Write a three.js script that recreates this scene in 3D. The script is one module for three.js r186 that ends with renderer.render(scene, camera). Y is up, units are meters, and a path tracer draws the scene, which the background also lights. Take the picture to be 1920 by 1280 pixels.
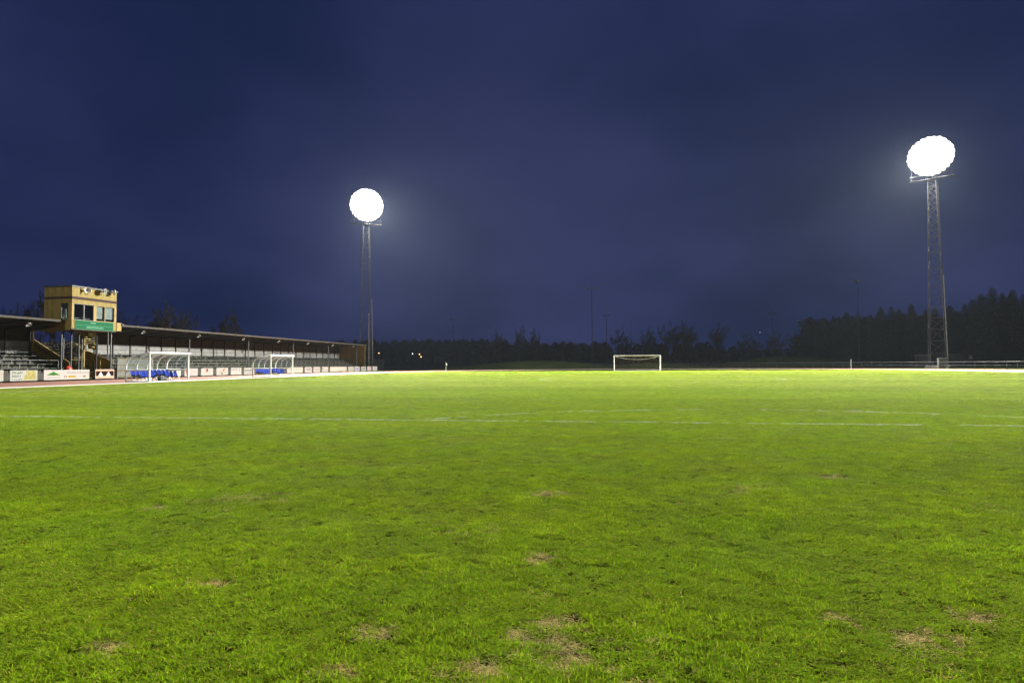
import * as THREE from 'three';
import { mergeGeometries, toCreasedNormals } from 'three/addons/utils/BufferGeometryUtils.js';
import { RoundedBoxGeometry } from 'three/addons/geometries/RoundedBoxGeometry.js';
import { ImprovedNoise } from 'three/addons/math/ImprovedNoise.js';

// ---------------------------------------------------------------- camera, sky, exposure
const scene = new THREE.Scene();
const renderer = new THREE.WebGLRenderer();
renderer.toneMapping = THREE.LinearToneMapping;
renderer.toneMappingExposure = 1;
renderer.shadowMap.enabled = true;
const D2R = Math.PI / 180;
const camera = new THREE.PerspectiveCamera(2 * Math.atan(640 / 1130) / D2R, 1024 / 682, 0.05, 4000);
camera.position.set(0, 1.2, 0);
camera.rotation.set(2.18 * D2R, 10 * D2R, -0.4 * D2R, 'YXZ');

let seed = 12345;
const rnd = () => { seed = (seed * 1664525 + 1013904223) >>> 0; return seed / 4294967296; };
const rr = (a, b) => a + (b - a) * rnd();
const perlin = new ImprovedNoise();
const fbm = (x, y, z, o = 4) => { let s = 0, a = 0.5, f = 1; for (let i = 0; i < o; i++) { s += a * perlin.noise(x * f, y * f, z * f); a *= 0.5; f *= 2.03; } return s; };
const clamp = THREE.MathUtils.clamp, sstep = THREE.MathUtils.smoothstep, lerp = THREE.MathUtils.lerp;

// dusk sky: deep blue air with thin, soft cloud
{
  const W = 1024, H = 512, d = new Float32Array(W * H * 4);
  for (let j = 0; j < H; j++) {
    const el = ((j + 0.5) / H - 0.5) * Math.PI, y = Math.sin(el), c = Math.cos(el);
    for (let i = 0; i < W; i++) {
      const az = ((i + 0.5) / W - 0.5) * 2 * Math.PI, x = Math.cos(az) * c, z = Math.sin(az) * c;
      const k = 1 / (Math.max(y, 0) + 0.35);
      let n = fbm(x * k * 1.5 + 7.3, y * 1.2 + 2.1, z * k * 1.5 + 4.4, 5) * 0.8 + fbm(x * 1.1 + 3, y + 9, z * 1.1, 3) * 0.8;
      n = sstep(n, -0.42, 0.5);
      const o = (j * W + i) * 4;
      d[o] = lerp(0.0035, 0.021, n); d[o + 1] = lerp(0.0105, 0.0285, n); d[o + 2] = lerp(0.05, 0.102, n); d[o + 3] = 1;
    }
  }
  const t = new THREE.DataTexture(d, W, H, THREE.RGBAFormat, THREE.FloatType);
  t.mapping = THREE.EquirectangularReflectionMapping; t.magFilter = t.minFilter = THREE.LinearFilter; t.needsUpdate = true;
  scene.background = t; scene.environment = t;
}
const LAMP = 5350;                       // candela of one lit floodlight, in the picture's units
const LAMP_COLOR = new THREE.Color().setRGB(1, 0.955, 0.86);
scene.fog = new THREE.FogExp2(new THREE.Color().setRGB(0.72, 0.85, 1), 0.00004);

// ---------------------------------------------------------------- helpers
const V = (x, y, z) => new THREE.Vector3(x, y, z);
const taken = {};
function numbered(n) { const k = taken[n] = (taken[n] ?? -1) + 1; return k ? n + '_' + String(k).padStart(3, '0') : n; }
function tag(o, label, category, group, kind) {
  if (label) o.userData.label = label; if (category) o.userData.category = category;
  if (group) o.userData.group = group; if (kind) o.userData.kind = kind; return o;
}
function thing(name, label, category, [x, y, z] = [0, 0, 0], turn = 0, group) {
  const o = new THREE.Group(); o.name = numbered(name); o.position.set(x, y, z); o.rotation.y = turn; scene.add(o);
  return tag(o, label, category, group);
}
function copy(src, label, [x, y, z], turn = 0, scale = 1) {
  const o = src.clone(); o.name = numbered(src.name.replace(/_\d{3}$/, '')); o.position.set(x, y, z); o.rotation.y = turn;
  if (scale.isVector3) o.scale.copy(scale); else o.scale.setScalar(scale);
  o.userData = { ...src.userData, label }; scene.add(o); return o;
}
function shade(m) { m.castShadow = m.receiveShadow = true; return m; }
function mesh(name, geo, mat, parent = scene, label) {
  const g = Array.isArray(geo) ? (geo.length > 1 ? mergeGeometries(geo.map((q) => q.index ? q.toNonIndexed() : q)) : geo[0]) : geo;
  const m = shade(new THREE.Mesh(g, mat)); m.name = parent === scene ? numbered(name) : name; parent.add(m);
  if (label) m.userData.label = label; return m;
}
function struct(name, geo, mat) { const m = mesh(name, geo, mat); m.userData.kind = 'structure'; return m; }
function meterUV(g) {        // uv in metres by the main axis of each vertex normal
  const p = g.attributes.position, n = g.attributes.normal, uv = new Float32Array(p.count * 2);
  for (let i = 0; i < p.count; i++) {
    const ax = Math.abs(n.getX(i)), ay = Math.abs(n.getY(i)), az = Math.abs(n.getZ(i));
    const [a, b] = ay >= ax && ay >= az ? [p.getX(i), p.getZ(i)] : ax >= az ? [p.getZ(i), p.getY(i)] : [p.getX(i), p.getY(i)];
    uv[i * 2] = a; uv[i * 2 + 1] = b;
  }
  g.setAttribute('uv', new THREE.BufferAttribute(uv, 2)); return g;
}
function box(w, h, d, x = 0, y = 0, z = 0, rx = 0, ry = 0, rz = 0) {
  const g = new THREE.BoxGeometry(w, h, d); if (rx || ry || rz) g.applyMatrix4(new THREE.Matrix4().makeRotationFromEuler(new THREE.Euler(rx, ry, rz)));
  g.translate(x, y, z); return meterUV(g);
}
function rbox(w, h, d, x = 0, y = 0, z = 0, r = 0.02) { const g = new RoundedBoxGeometry(w, h, d, 2, r); g.translate(x, y, z); return meterUV(g); }
const UPV = V(0, 1, 0);
function cyl(a, b, r1, r2 = r1, seg = 8, open = false) {
  const dir = b.clone().sub(a), L = dir.length(), g = new THREE.CylinderGeometry(r2, r1, L, seg, 1, open);
  g.applyQuaternion(new THREE.Quaternion().setFromUnitVectors(UPV, dir.normalize())); g.translate((a.x + b.x) / 2, (a.y + b.y) / 2, (a.z + b.z) / 2); return g;
}
function bar(a, b, w, h = w) {      // square bar between two points
  const dir = b.clone().sub(a), L = dir.length(), g = new THREE.BoxGeometry(w, L, h);
  g.applyQuaternion(new THREE.Quaternion().setFromUnitVectors(UPV, dir.normalize())); g.translate((a.x + b.x) / 2, (a.y + b.y) / 2, (a.z + b.z) / 2); return meterUV(g);
}
function tube(pts, r, seg = 24, rad = 8) { return new THREE.TubeGeometry(new THREE.CatmullRomCurve3(pts), seg, r, rad); }
function prism(pts, depth) {        // polygon in x/y extruded along z
  const s = new THREE.Shape(pts.map(([x, y]) => new THREE.Vector2(x, y))); return meterUV(new THREE.ExtrudeGeometry(s, { depth, bevelEnabled: false }));
}
function ring(inner, outer, y) {    // flat sheet between two closed outlines of equal count
  const n = inner.length, p = [], nn = [], uv = [], idx = [];
  for (let i = 0; i <= n; i++) for (const [x, z] of [inner[i % n], outer[i % n]]) { p.push(x, y, z); nn.push(0, 1, 0); uv.push(x, z); }
  for (let i = 0; i < n; i++) { const a = i * 2; idx.push(a, a + 2, a + 1, a + 1, a + 2, a + 3); }
  const g = new THREE.BufferGeometry(); g.setAttribute('position', new THREE.Float32BufferAttribute(p, 3)); g.setAttribute('normal', new THREE.Float32BufferAttribute(nn, 3));
  g.setAttribute('uv', new THREE.Float32BufferAttribute(uv, 2)); g.setIndex(idx); return g;
}
// tileable tone noise (grey, linear) for wear and grain
function toneTex(size, cells, amp, streak = 1, seedZ = 0, mid = 0.85) {
  const d = new Uint8Array(size * size * 4);
  for (let j = 0; j < size; j++) for (let i = 0; i < size; i++) {
    const u = i / size * 2 * Math.PI, v = j / size * 2 * Math.PI, R = cells / (2 * Math.PI);
    let n = 0, a = 0.6, f = 1;
    for (let o = 0; o < 4; o++) { n += a * perlin.noise(Math.cos(u) * R * f + seedZ, Math.sin(u) * R * f + Math.cos(v) * R * f / streak, Math.sin(v) * R * f / streak + seedZ * 2); a *= 0.55; f *= 2; }
    const q = clamp(255 * (mid + amp * n + (rnd() - 0.5) * amp * 0.35), 0, 255), o = (j * size + i) * 4; d[o] = d[o + 1] = d[o + 2] = q; d[o + 3] = 255;
  }
  const t = new THREE.DataTexture(d, size, size); t.wrapS = t.wrapT = THREE.RepeatWrapping; t.magFilter = THREE.LinearFilter; t.minFilter = THREE.LinearMipmapLinearFilter; t.generateMipmaps = true; t.needsUpdate = true; return t;
}
const rep = (t, x, y = x) => { const c = t.clone(); c.repeat.set(x, y); c.needsUpdate = true; return c; };
const TN = toneTex(256, 6, 0.45, 1, 1.7), TS = toneTex(256, 8, 0.5, 6, 5.1), TG = toneTex(512, 24, 0.5, 1, 9.3);
const tn1 = rep(TN, 0.5), tn03 = rep(TN, 0.13), ts1 = rep(TS, 0.6, 0.6);
function mat(r, g, b, rough = 0.8, map = tn1, extra = {}) {
  const M = extra.physical ? THREE.MeshPhysicalMaterial : THREE.MeshStandardMaterial; const { physical, ...e } = extra;
  return new M({ color: new THREE.Color().setRGB(r, g, b), roughness: rough, map, side: THREE.DoubleSide, ...e });
}
const M = {
  white: mat(0.6, 0.59, 0.555, 0.6), steel: mat(0.02, 0.021, 0.023, 0.75, tn1, { metalness: 0.3 }), darkSteel: mat(0.035, 0.04, 0.037, 0.6),
  greyPost: mat(0.055, 0.065, 0.065, 0.6), yellow: mat(0.2, 0.15, 0.024, 0.75, ts1), yellowTrim: mat(0.25, 0.18, 0.038, 0.7), brown: mat(0.03, 0.009, 0.006, 0.85),
  wood: mat(0.04, 0.04, 0.028, 0.85, ts1), woodLight: mat(0.13, 0.115, 0.07, 0.85, ts1), woodGrey: mat(0.16, 0.165, 0.15, 0.85, ts1), greenBench: mat(0.03, 0.045, 0.035, 0.6, ts1), concrete: mat(0.22, 0.215, 0.2, 0.9, tn03),
  panel: mat(0.16, 0.164, 0.156, 0.7), roofing: mat(0.03, 0.03, 0.027, 0.7), darkWall: mat(0.035, 0.03, 0.018, 0.8, ts1), banner: mat(0.04, 0.18, 0.1, 0.6),
  glass: mat(0.9, 0.95, 0.95, 0.05, null, { physical: true, transmission: 1, thickness: 0, ior: 1.5 }),
  acrylic: mat(0.9, 0.94, 0.95, 0.04, null, { physical: true, transmission: 1, thickness: 0, ior: 1.45 }),
  blind: mat(0.22, 0.23, 0.22, 0.9), black: mat(0.012, 0.012, 0.012, 0.6), blue: mat(0.008, 0.025, 0.2, 0.85, tn1, { physical: true, specularIntensity: 0.25 }), red: mat(0.42, 0.045, 0.02, 0.5), lampGrey: mat(0.25, 0.25, 0.24, 0.6), bark: mat(0.03, 0.024, 0.019, 0.95), birch: mat(0.05, 0.034, 0.028, 0.95),
};

// ---------------------------------------------------------------- ground, pitch and track
const CX = 3, ZF = -90.8, ZN = -6.4, RK = 38.5;       // axis of the pitch, centres of the two bends, radius of the kerb
function oval(off, n = 48) {
  const o = [];
  for (let i = 0; i <= n; i++) { const a = Math.PI - Math.PI * i / n; o.push([CX + Math.cos(a) * (RK + off), ZF - Math.sin(a) * (RK + off)]); }
  for (let i = 0; i <= n; i++) { const a = -Math.PI * i / n; o.push([CX + Math.cos(a) * (RK + off), ZN - Math.sin(a) * (RK + off)]); }
  return o;
}
const inOval = (x, z, off) => z < ZF ? Math.hypot(x - CX, z - ZF) < RK + off : z > ZN ? Math.hypot(x - CX, z - ZN) < RK + off : Math.abs(x - CX) < RK + off;

function colorTex(size, fn) {
  const d = new Uint8Array(size * size * 4), s = (c) => 255 * clamp(c <= 0.0031308 ? c * 12.92 : 1.055 * Math.pow(c, 1 / 2.4) - 0.055, 0, 1);
  for (let j = 0; j < size; j++) for (let i = 0; i < size; i++) { const c = fn(i / size, j / size), o = (j * size + i) * 4; d[o] = s(c[0]); d[o + 1] = s(c[1]); d[o + 2] = s(c[2]); d[o + 3] = 255; }
  const t = new THREE.DataTexture(d, size, size); t.colorSpace = THREE.SRGBColorSpace; t.wrapS = t.wrapT = THREE.RepeatWrapping; t.magFilter = THREE.LinearFilter; t.minFilter = THREE.LinearMipmapLinearFilter; t.generateMipmaps = true; t.needsUpdate = true; return t;
}
// one large sheet of rough meadow out to the horizon
const meadow = mat(0.03, 0.043, 0.01, 1, rep(TN, 0.03), { physical: true, specularIntensity: 0.08 });
{ const g = new THREE.PlaneGeometry(7000, 7000, 1, 1); g.rotateX(-Math.PI / 2); g.translate(0, -0.05, 0); struct('ground', meterUV(g), meadow); }
// turf: colour of soil, thatch and grass, laid once over the whole pitch
const TW = 2048;
const mow = (z) => Math.sin((z + 48.6) * Math.PI / 5.5) > 0 ? 1 : -1;
const turfTone = (x, z) => 0.5 + 0.5 * fbm(x * 0.06 + 3, 1.5, z * 0.11 + 8, 4);
const turfTex = colorTex(1024, (u, v) => {
  const x = CX + (u - 0.5) * 80, z = -48.6 + (v - 0.5) * 166, n = turfTone(x, z), m = 1 + 0.05 * mow(z) + rr(-0.18, 0.18);
  return [lerp(0.095, 0.12, n) * m, lerp(0.155, 0.17, n) * m, lerp(0.005, 0.007, n) * m];
});
{
  const o = oval(-0.02), n = o.length, p = [CX, 0, -48.6], nn = [0, 1, 0], uv = [0.5, 0.5], idx = [];
  for (const [x, z] of o) { p.push(x, 0, z); nn.push(0, 1, 0); uv.push((x - CX) / 80 + 0.5, (z + 48.6) / 166 + 0.5); }
  for (let i = 1; i <= n; i++) idx.push(0, i, i % n + 1);
  const g = new THREE.BufferGeometry(); g.setAttribute('position', new THREE.Float32BufferAttribute(p, 3)); g.setAttribute('normal', new THREE.Float32BufferAttribute(nn, 3)); g.setAttribute('uv', new THREE.Float32BufferAttribute(uv, 2)); g.setIndex(idx);
  struct('pitch', g, mat(1, 1, 1, 1, turfTex, { physical: true, specularIntensity: 0.08 }));
}
struct('running_track', ring(oval(0.16), oval(14), -0.02), mat(0.13, 0.042, 0.022, 0.9, rep(TN, 0.09), { physical: true, specularIntensity: 0.25, bumpMap: rep(TG, 0.8), bumpScale: 0.004 }));
{ // white raised kerb round the pitch
  const a = oval(0, 64), b = oval(0.16, 64), g = [ring(a, b, 0.06)], n = a.length;
  for (const [o, s] of [[a, 1], [b, -1]]) {
    const p = [], nn = [], uv = [], idx = [];
    for (let i = 0; i <= n; i++) { const [x, z] = o[i % n], [x2, z2] = a[(i + 1) % n]; p.push(x, -0.04, z, x, 0.06, z); nn.push(s, 0, 0, s, 0, 0); uv.push(i, 0, i, 0.1); }
    for (let i = 0; i < n; i++) { const k = i * 2; idx.push(k, k + 1, k + 2, k + 2, k + 1, k + 3); }
    const q = new THREE.BufferGeometry(); q.setAttribute('position', new THREE.Float32BufferAttribute(p, 3)); q.setAttribute('normal', new THREE.Float32BufferAttribute(nn, 3)); q.setAttribute('uv', new THREE.Float32BufferAttribute(uv, 2)); q.setIndex(idx); q.computeVertexNormals(); g.push(q);
  }
  struct('track_kerb', g, mat(0.38, 0.36, 0.33, 0.85, tn1));
}
// mown banks beyond the far bend
function bank(cx, cz, rx, rz, h, rot) {
  const g = new THREE.PlaneGeometry(2, 2, 40, 24); g.rotateX(-Math.PI / 2); const p = g.attributes.position;
  for (let i = 0; i < p.count; i++) {
    const u = p.getX(i), v = p.getZ(i), q = Math.hypot(u, v), k = Math.cos(Math.min(1, q) * Math.PI / 2) ** 2;
    p.setXYZ(i, u * rx, -0.1 + k * h * (1 + 0.25 * fbm(u * 3 + cx, 0, v * 3, 3)), v * rz);
  }
  g.rotateY(rot); g.translate(cx, 0, cz); g.computeVertexNormals(); return struct('grass_bank', meterUV(g), meadow);
}
bank(-22, -158, 34, 9, 2.3, 0.05); bank(44, -170, 28, 12, 3.0, -0.12); bank(10, -160, 20, 8, 1.4, 0);
{ // low hill far behind, carrying the wood
  const g = new THREE.PlaneGeometry(1500, 500, 60, 20); g.rotateX(-Math.PI / 2); const p = g.attributes.position;
  for (let i = 0; i < p.count; i++) { const x = p.getX(i), z = p.getZ(i); p.setY(i, -0.6 + hillH(x - 330, z - 800)); }
  g.translate(-330, 0, -800); g.computeVertexNormals(); struct('hill', meterUV(g), meadow);
}
function hillH(x, z) { const k = Math.max(0, 1 - Math.hypot((x + 330) / 700, (z + 800) / 245)); return 27 * k * k * (3 - 2 * k) * (1 + 0.2 * fbm(x * 0.006, 2, z * 0.006, 3)); }

// ---------------------------------------------------------------- floodlight pylons (lit lamps)
const lensMat = new THREE.MeshStandardMaterial({ color: 0xffffff, emissive: new THREE.Color().setRGB(1, 0.97, 0.9), emissiveIntensity: 60, side: THREE.DoubleSide });
const rimMat = lensMat.clone(); rimMat.emissiveIntensity = 6;      // outer lamps look past the viewer
const housingGeo = (() => { const g = new THREE.LatheGeometry([[0.001, -0.42], [0.1, -0.42], [0.13, -0.3], [0.22, -0.22], [0.3, -0.08], [0.34, 0], [0.37, 0.02], [0.37, 0.04], [0.335, 0.04]].map(([x, y]) => new THREE.Vector2(x, y)), 20); g.rotateX(Math.PI / 2); return g; })();
const lensGeo = (() => { const g = new THREE.CircleGeometry(0.33, 20); g.translate(0, 0, 0.02); return g; })();
const yokeGeo = tube([V(-0.4, 0, -0.05), V(-0.4, -0.02, -0.4), V(-0.2, -0.02, -0.5), V(0.2, -0.02, -0.5), V(0.4, -0.02, -0.4), V(0.4, 0, -0.05)], 0.025, 16, 6);
function pylon(label, x, z, H, rows, cols, aims, turn, power = 1) {
  const t = thing('floodlight_pylon', label, 'floodlight', [x, 0, z], turn, 'floodlight pylons round the pitch');
  const half = (y) => lerp(1.35, 0.55, Math.min(1, y / (H - 3)));
  mesh('footing', [rbox(3.6, 0.5, 3.6, 0, 0.1, 0, 0.05)], M.concrete, t);
  const corners = [[-1, -1], [1, -1], [1, 1], [-1, 1]];
  for (const [sx, sz] of corners) mesh('leg', bar(V(sx * half(0), 0.2, sz * half(0)), V(sx * half(H), H, sz * half(H)), 0.09), M.steel, t);
  const ys = []; for (let y = 0.4; y < H - 1.2;) { ys.push(y); y += half(y) * 1.75; } ys.push(H - 0.6);
  for (let f = 0; f < 4; f++) {
    const a = corners[f], b = corners[(f + 1) % 4], at = (c, y) => V(c[0] * half(y), y, c[1] * half(y)), g = [];
    for (let i = 0; i < ys.length - 1; i++) { g.push(i % 2 ? bar(at(a, ys[i]), at(b, ys[i + 1]), 0.055) : bar(at(b, ys[i]), at(a, ys[i + 1]), 0.055)); g.push(bar(at(a, ys[i]), at(b, ys[i]), 0.05)); }
    mesh('bracing', g, M.steel, t);
  }
  { // climbing ladder with its closed guard on the lower half
    const g = [], X = half(0) - 0.12, X2 = half(H) + 0.1; const at = (y, s) => V(lerp(X, X2, y / H) + 0.16, y, s);
    for (const s of [-0.22, 0.22]) g.push(bar(at(0.4, s), at(H - 0.5, s), 0.05));
    for (let y = 0.6; y < H - 0.6; y += 0.4) g.push(bar(at(y, -0.22), at(y, 0.22), 0.028));
    mesh('ladder', g, M.steel, t);
    mesh('ladder_guard', [bar(V(lerp(X, X2, 0.02) + 0.3, 0.6, 0.05), V(lerp(X, X2, 0.47) + 0.3, H * 0.47, 0.05), 0.1, 0.62)], M.panel, t);
  }
  // head frame: a rack that carries rows of lamps, facing local +z
  const w = (cols - 1) * 1.12, top = H + (rows - 1) * 1.12, g = [];
  for (let r = 0; r < rows; r++) g.push(box(w + 1.1, 0.1, 0.1, 0, H + r * 1.12 - 0.52, 0.55));
  for (const s of [-1, 0, 1]) g.push(box(0.1, top - H + 1.8, 0.1, s * (w / 2 + 0.3), (top + H) / 2 - 0.5, 0.43));
  for (const s of [-1, 1]) g.push(bar(V(s * 0.5, H - 0.8, 0.5), V(s * 0.5, top + 0.3, 0.36), 0.09));
  mesh('head_frame', g, M.steel, t);
  mesh('platform', [box(w + 1.2, 0.05, 1.0, 0, H - 1.35, 0.3), box(w + 1.2, 0.05, 0.05, 0, H - 0.3, -0.2)], M.steel, t);
  mesh('lightning_rod', [cyl(V(0, H - 0.6, 0.3), V(0, top + 4.6, 0.3), 0.035, 0.012, 6)], M.steel, t);
  const spots = [];
  if (rows < 4) for (let r = 0; r < rows; r++) for (let c = 0; c < cols; c++) spots.push([(c - (cols - 1) / 2) * 1.12, r * 1.12]);
  else for (const [n, q] of [[1, 0], [6, 1.1], [12, 2.16], [24, 3.2]]) for (let k = 0; k < n; k++) spots.push([Math.cos(k / n * 6.2832 + q) * q, (rows - 1) * 0.56 + Math.sin(k / n * 6.2832 + q) * q]);   // a round rack
  for (const [lx, ly] of spots) {
    const wide = rows > 3 && Math.hypot(lx, ly - (rows - 1) * 0.56) > 3; const lamp = new THREE.Group(); lamp.name = 'lamp'; lamp.position.set(lx, H + ly, 0.95); t.add(lamp);
    t.updateMatrixWorld(true); const aim = aims[spots.findIndex((q) => q[0] === lx && q[1] === ly) % aims.length]; lamp.lookAt(aim[0], 0, aim[1]);
    lamp.scale.setScalar(wide ? 1.42 : 1.86); mesh('housing', housingGeo, M.steel, lamp); mesh('lens', lensGeo, wide ? rimMat : lensMat, lamp); mesh('yoke', yokeGeo, M.steel, lamp);
    const L = new THREE.SpotLight(LAMP_COLOR, LAMP * power * (wide ? 0.42 : 2.1), 0, (wide ? 85 : 50) * D2R, 1); L.position.set(0, 0, 0.2); L.target.position.set(0, 0, 10); lamp.add(L.target); L.castShadow = true; L.shadow.radius = 14; L.name = 'lamp_light'; lamp.add(L);
  }
  return t;
}
const AIML = [[-14, -96], [-20, -74], [-8, -62], [-16, -100], [0, -84], [-4, -68]], AIMR = [[24, -96], [30, -76], [18, -62], [28, -100], [8, -86], [14, -68]];
pylon('lattice floodlight pylon behind the far end of the grandstand, lamps glaring white', -55, -125.5, 33.9, 6, 6, AIML, 31 * D2R);
pylon('tall lattice floodlight pylon before the dark spruces, lamps glaring white', 57.8, -122.5, 36.3, 6, 6, AIMR, -32 * D2R);
pylon('lattice floodlight pylon behind the viewer on the grandstand side', -55, 30, 35.6, 2, 2, [[-8, -58], [-26, -62], [0, -48], [-30, -50]], Math.atan2(55, -60), 0.17);
pylon('lattice floodlight pylon behind the viewer on the open side', 61, 30, 35.6, 2, 2, [[8, -58], [20, -62], [2, -48], [28, -66]], Math.atan2(-58, -60), 0.17);
console.log('pylons');

// ---------------------------------------------------------------- grandstand: two covered wings with a passage between them
const XF = -52, XB = -57.5;                      // eaves and back wall
const roofY = (z) => 5.62 + (z + 43) * 0.0033;   // the eaves sink a little along their length
const TIER_W = 0.86, TIER_H = 0.4, TIERS = 5;
function wing(label, z0, z1, far) {              // z0 nearer the viewer, z1 farther (more negative)
  const t = thing('grandstand', label, 'grandstand', [XF, 0, z0], 0), L = z0 - z1, bays = Math.round(L / 2.52), B = L / bays;
  const X = (x) => x - XF;
  for (let k = 0; k < TIERS; k++) {              // stepped terrace, one tread and one riser a row, a bench on each
    const x = X(-52.75) - k * TIER_W, y = 0.72 + k * TIER_H;
    mesh('terrace_step', [box(TIER_W, 0.07, L - 0.1, x - TIER_W / 2, y - 0.035, -L / 2), box(0.05, TIER_H - 0.07, L - 0.1, x - 0.03, y - 0.07 - (TIER_H - 0.07) / 2, -L / 2)], M.wood, t);
    const n = Math.round(L / 4.9), S = L / n;
    for (let i = 0; i < n; i++) {
      if (!far && i >= n - 1 && k > 4) continue;
      const b = mesh('bench', [rbox(0.3, 0.045, S - 0.35, 0, 0.42, 0, 0.012)], M.greenBench, t); b.position.set(x - 0.5, y, -(i + 0.5) * S);
      for (const s of [-1, 0, 1]) mesh('bracket', [box(0.05, 0.4, 0.05, 0.08, 0.2, s * (S / 2 - 0.5)), box(0.24, 0.04, 0.05, 0, 0.38, s * (S / 2 - 0.5))], M.woodGrey, b);
    }
  }
  mesh('front_wall', [box(0.12, 0.75, L - 0.2, X(-52.7), 0.37, -L / 2)], M.wood, t);
  // back wall: posts, two rows of pale panels, dark boarding above
  for (let i = 0; i <= bays; i++) mesh('post', [box(0.16, 5.0, 0.14, X(XB) + 0.1, 2.45, -i * B + (i === 0 ? -0.08 : i === bays ? 0.08 : 0))], M.darkSteel, t);
  for (let i = 0; i < bays; i++) {
    const zc = -(i + 0.5) * B;
    for (const y of [2.92, 3.5]) mesh('panel', [box(0.04, 0.54, B - 0.18, X(XB) + 0.02 + rr(0, 0.02), y + rr(-0.01, 0.01), zc)], rnd() < 0.5 ? M.panel : M.panel2, t);
    mesh('boarding', [box(0.05, 1.12, B - 0.15, X(XB), 4.36, zc)], M.darkWall, t);
    mesh('lower_boarding', [box(0.05, 2.55, B - 0.15, X(XB), 1.32, zc)], M.darkWall, t);
  }
  mesh('wall_rail', [box(0.06, 0.05, L - 0.2, X(XB) + 0.08, 3.21, -L / 2)], M.darkSteel, t);
  // mono-pitch roof with rafters and fascia
  const yA = roofY(z0), yB = roofY(z1), yb = 4.92, g = new THREE.BufferGeometry();
  const x1 = 0.25, x2 = X(XB) - 0.5, th = 0.09, P = [[x1, yA, 0.35], [x1, yB, -L - 0.35], [x2, yb, -L - 0.35], [x2, yb, 0.35]], pos = [], quad = (a, b, c, d) => pos.push(...a, ...b, ...c, ...a, ...c, ...d), T = P.map(([x, y, z]) => [x, y + th, z]);
  quad(P[0], P[3], P[2], P[1]); quad(T[0], T[1], T[2], T[3]); for (let i = 0; i < 4; i++) quad(P[i], P[(i + 1) % 4], T[(i + 1) % 4], T[i]);
  g.setAttribute('position', new THREE.Float32BufferAttribute(pos, 3)); g.computeVertexNormals(); const roof = mesh('roof', meterUV(g), M.roofing, t);
  mesh('fascia', [bar(V(x1 + 0.03, yA + 0.0, 0.35), V(x1 + 0.03, yB + 0.0, -L - 0.35), 0.05, 0.2)], M.fascia, roof);
  for (let i = 0; i <= bays; i++) { const z = -i * B, y = lerp(yA, yB, i / bays); mesh('rafter', bar(V(0.15, y - 0.1, z), V(X(XB) + 0.2, 4.85, z), 0.1, 0.16), M.darkSteel, roof); }
  return t;
}
M.panel2 = mat(0.135, 0.14, 0.137, 0.7, tn03); M.fascia = mat(0.035, 0.03, 0.022, 0.8, ts1);
const wingR = wing('long covered grandstand wing running to a yellow end wall by the far pylon', -55.4, -118, true);
const wingL = wing('covered grandstand wing left of the yellow commentary box, ending in a yellow sloping parapet', -28, -50.5, false);
for (let k = 0; k < 6; k++) mesh('column', [cyl(V(-1.4, 0, -0.1 - k * 12.35), V(-1.4, roofY(-55 - 12 * k) - 0.15, -0.1 - k * 12.35), 0.075, 0.075, 10)], M.greyPost, wingR);
for (let k = 0; k < 3; k++) mesh('column', [cyl(V(-1.4, 0, -22.3 + k * 10), V(-1.4, 5.35, -22.3 + k * 10), 0.075, 0.075, 10)], M.greyPost, wingL);
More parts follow.
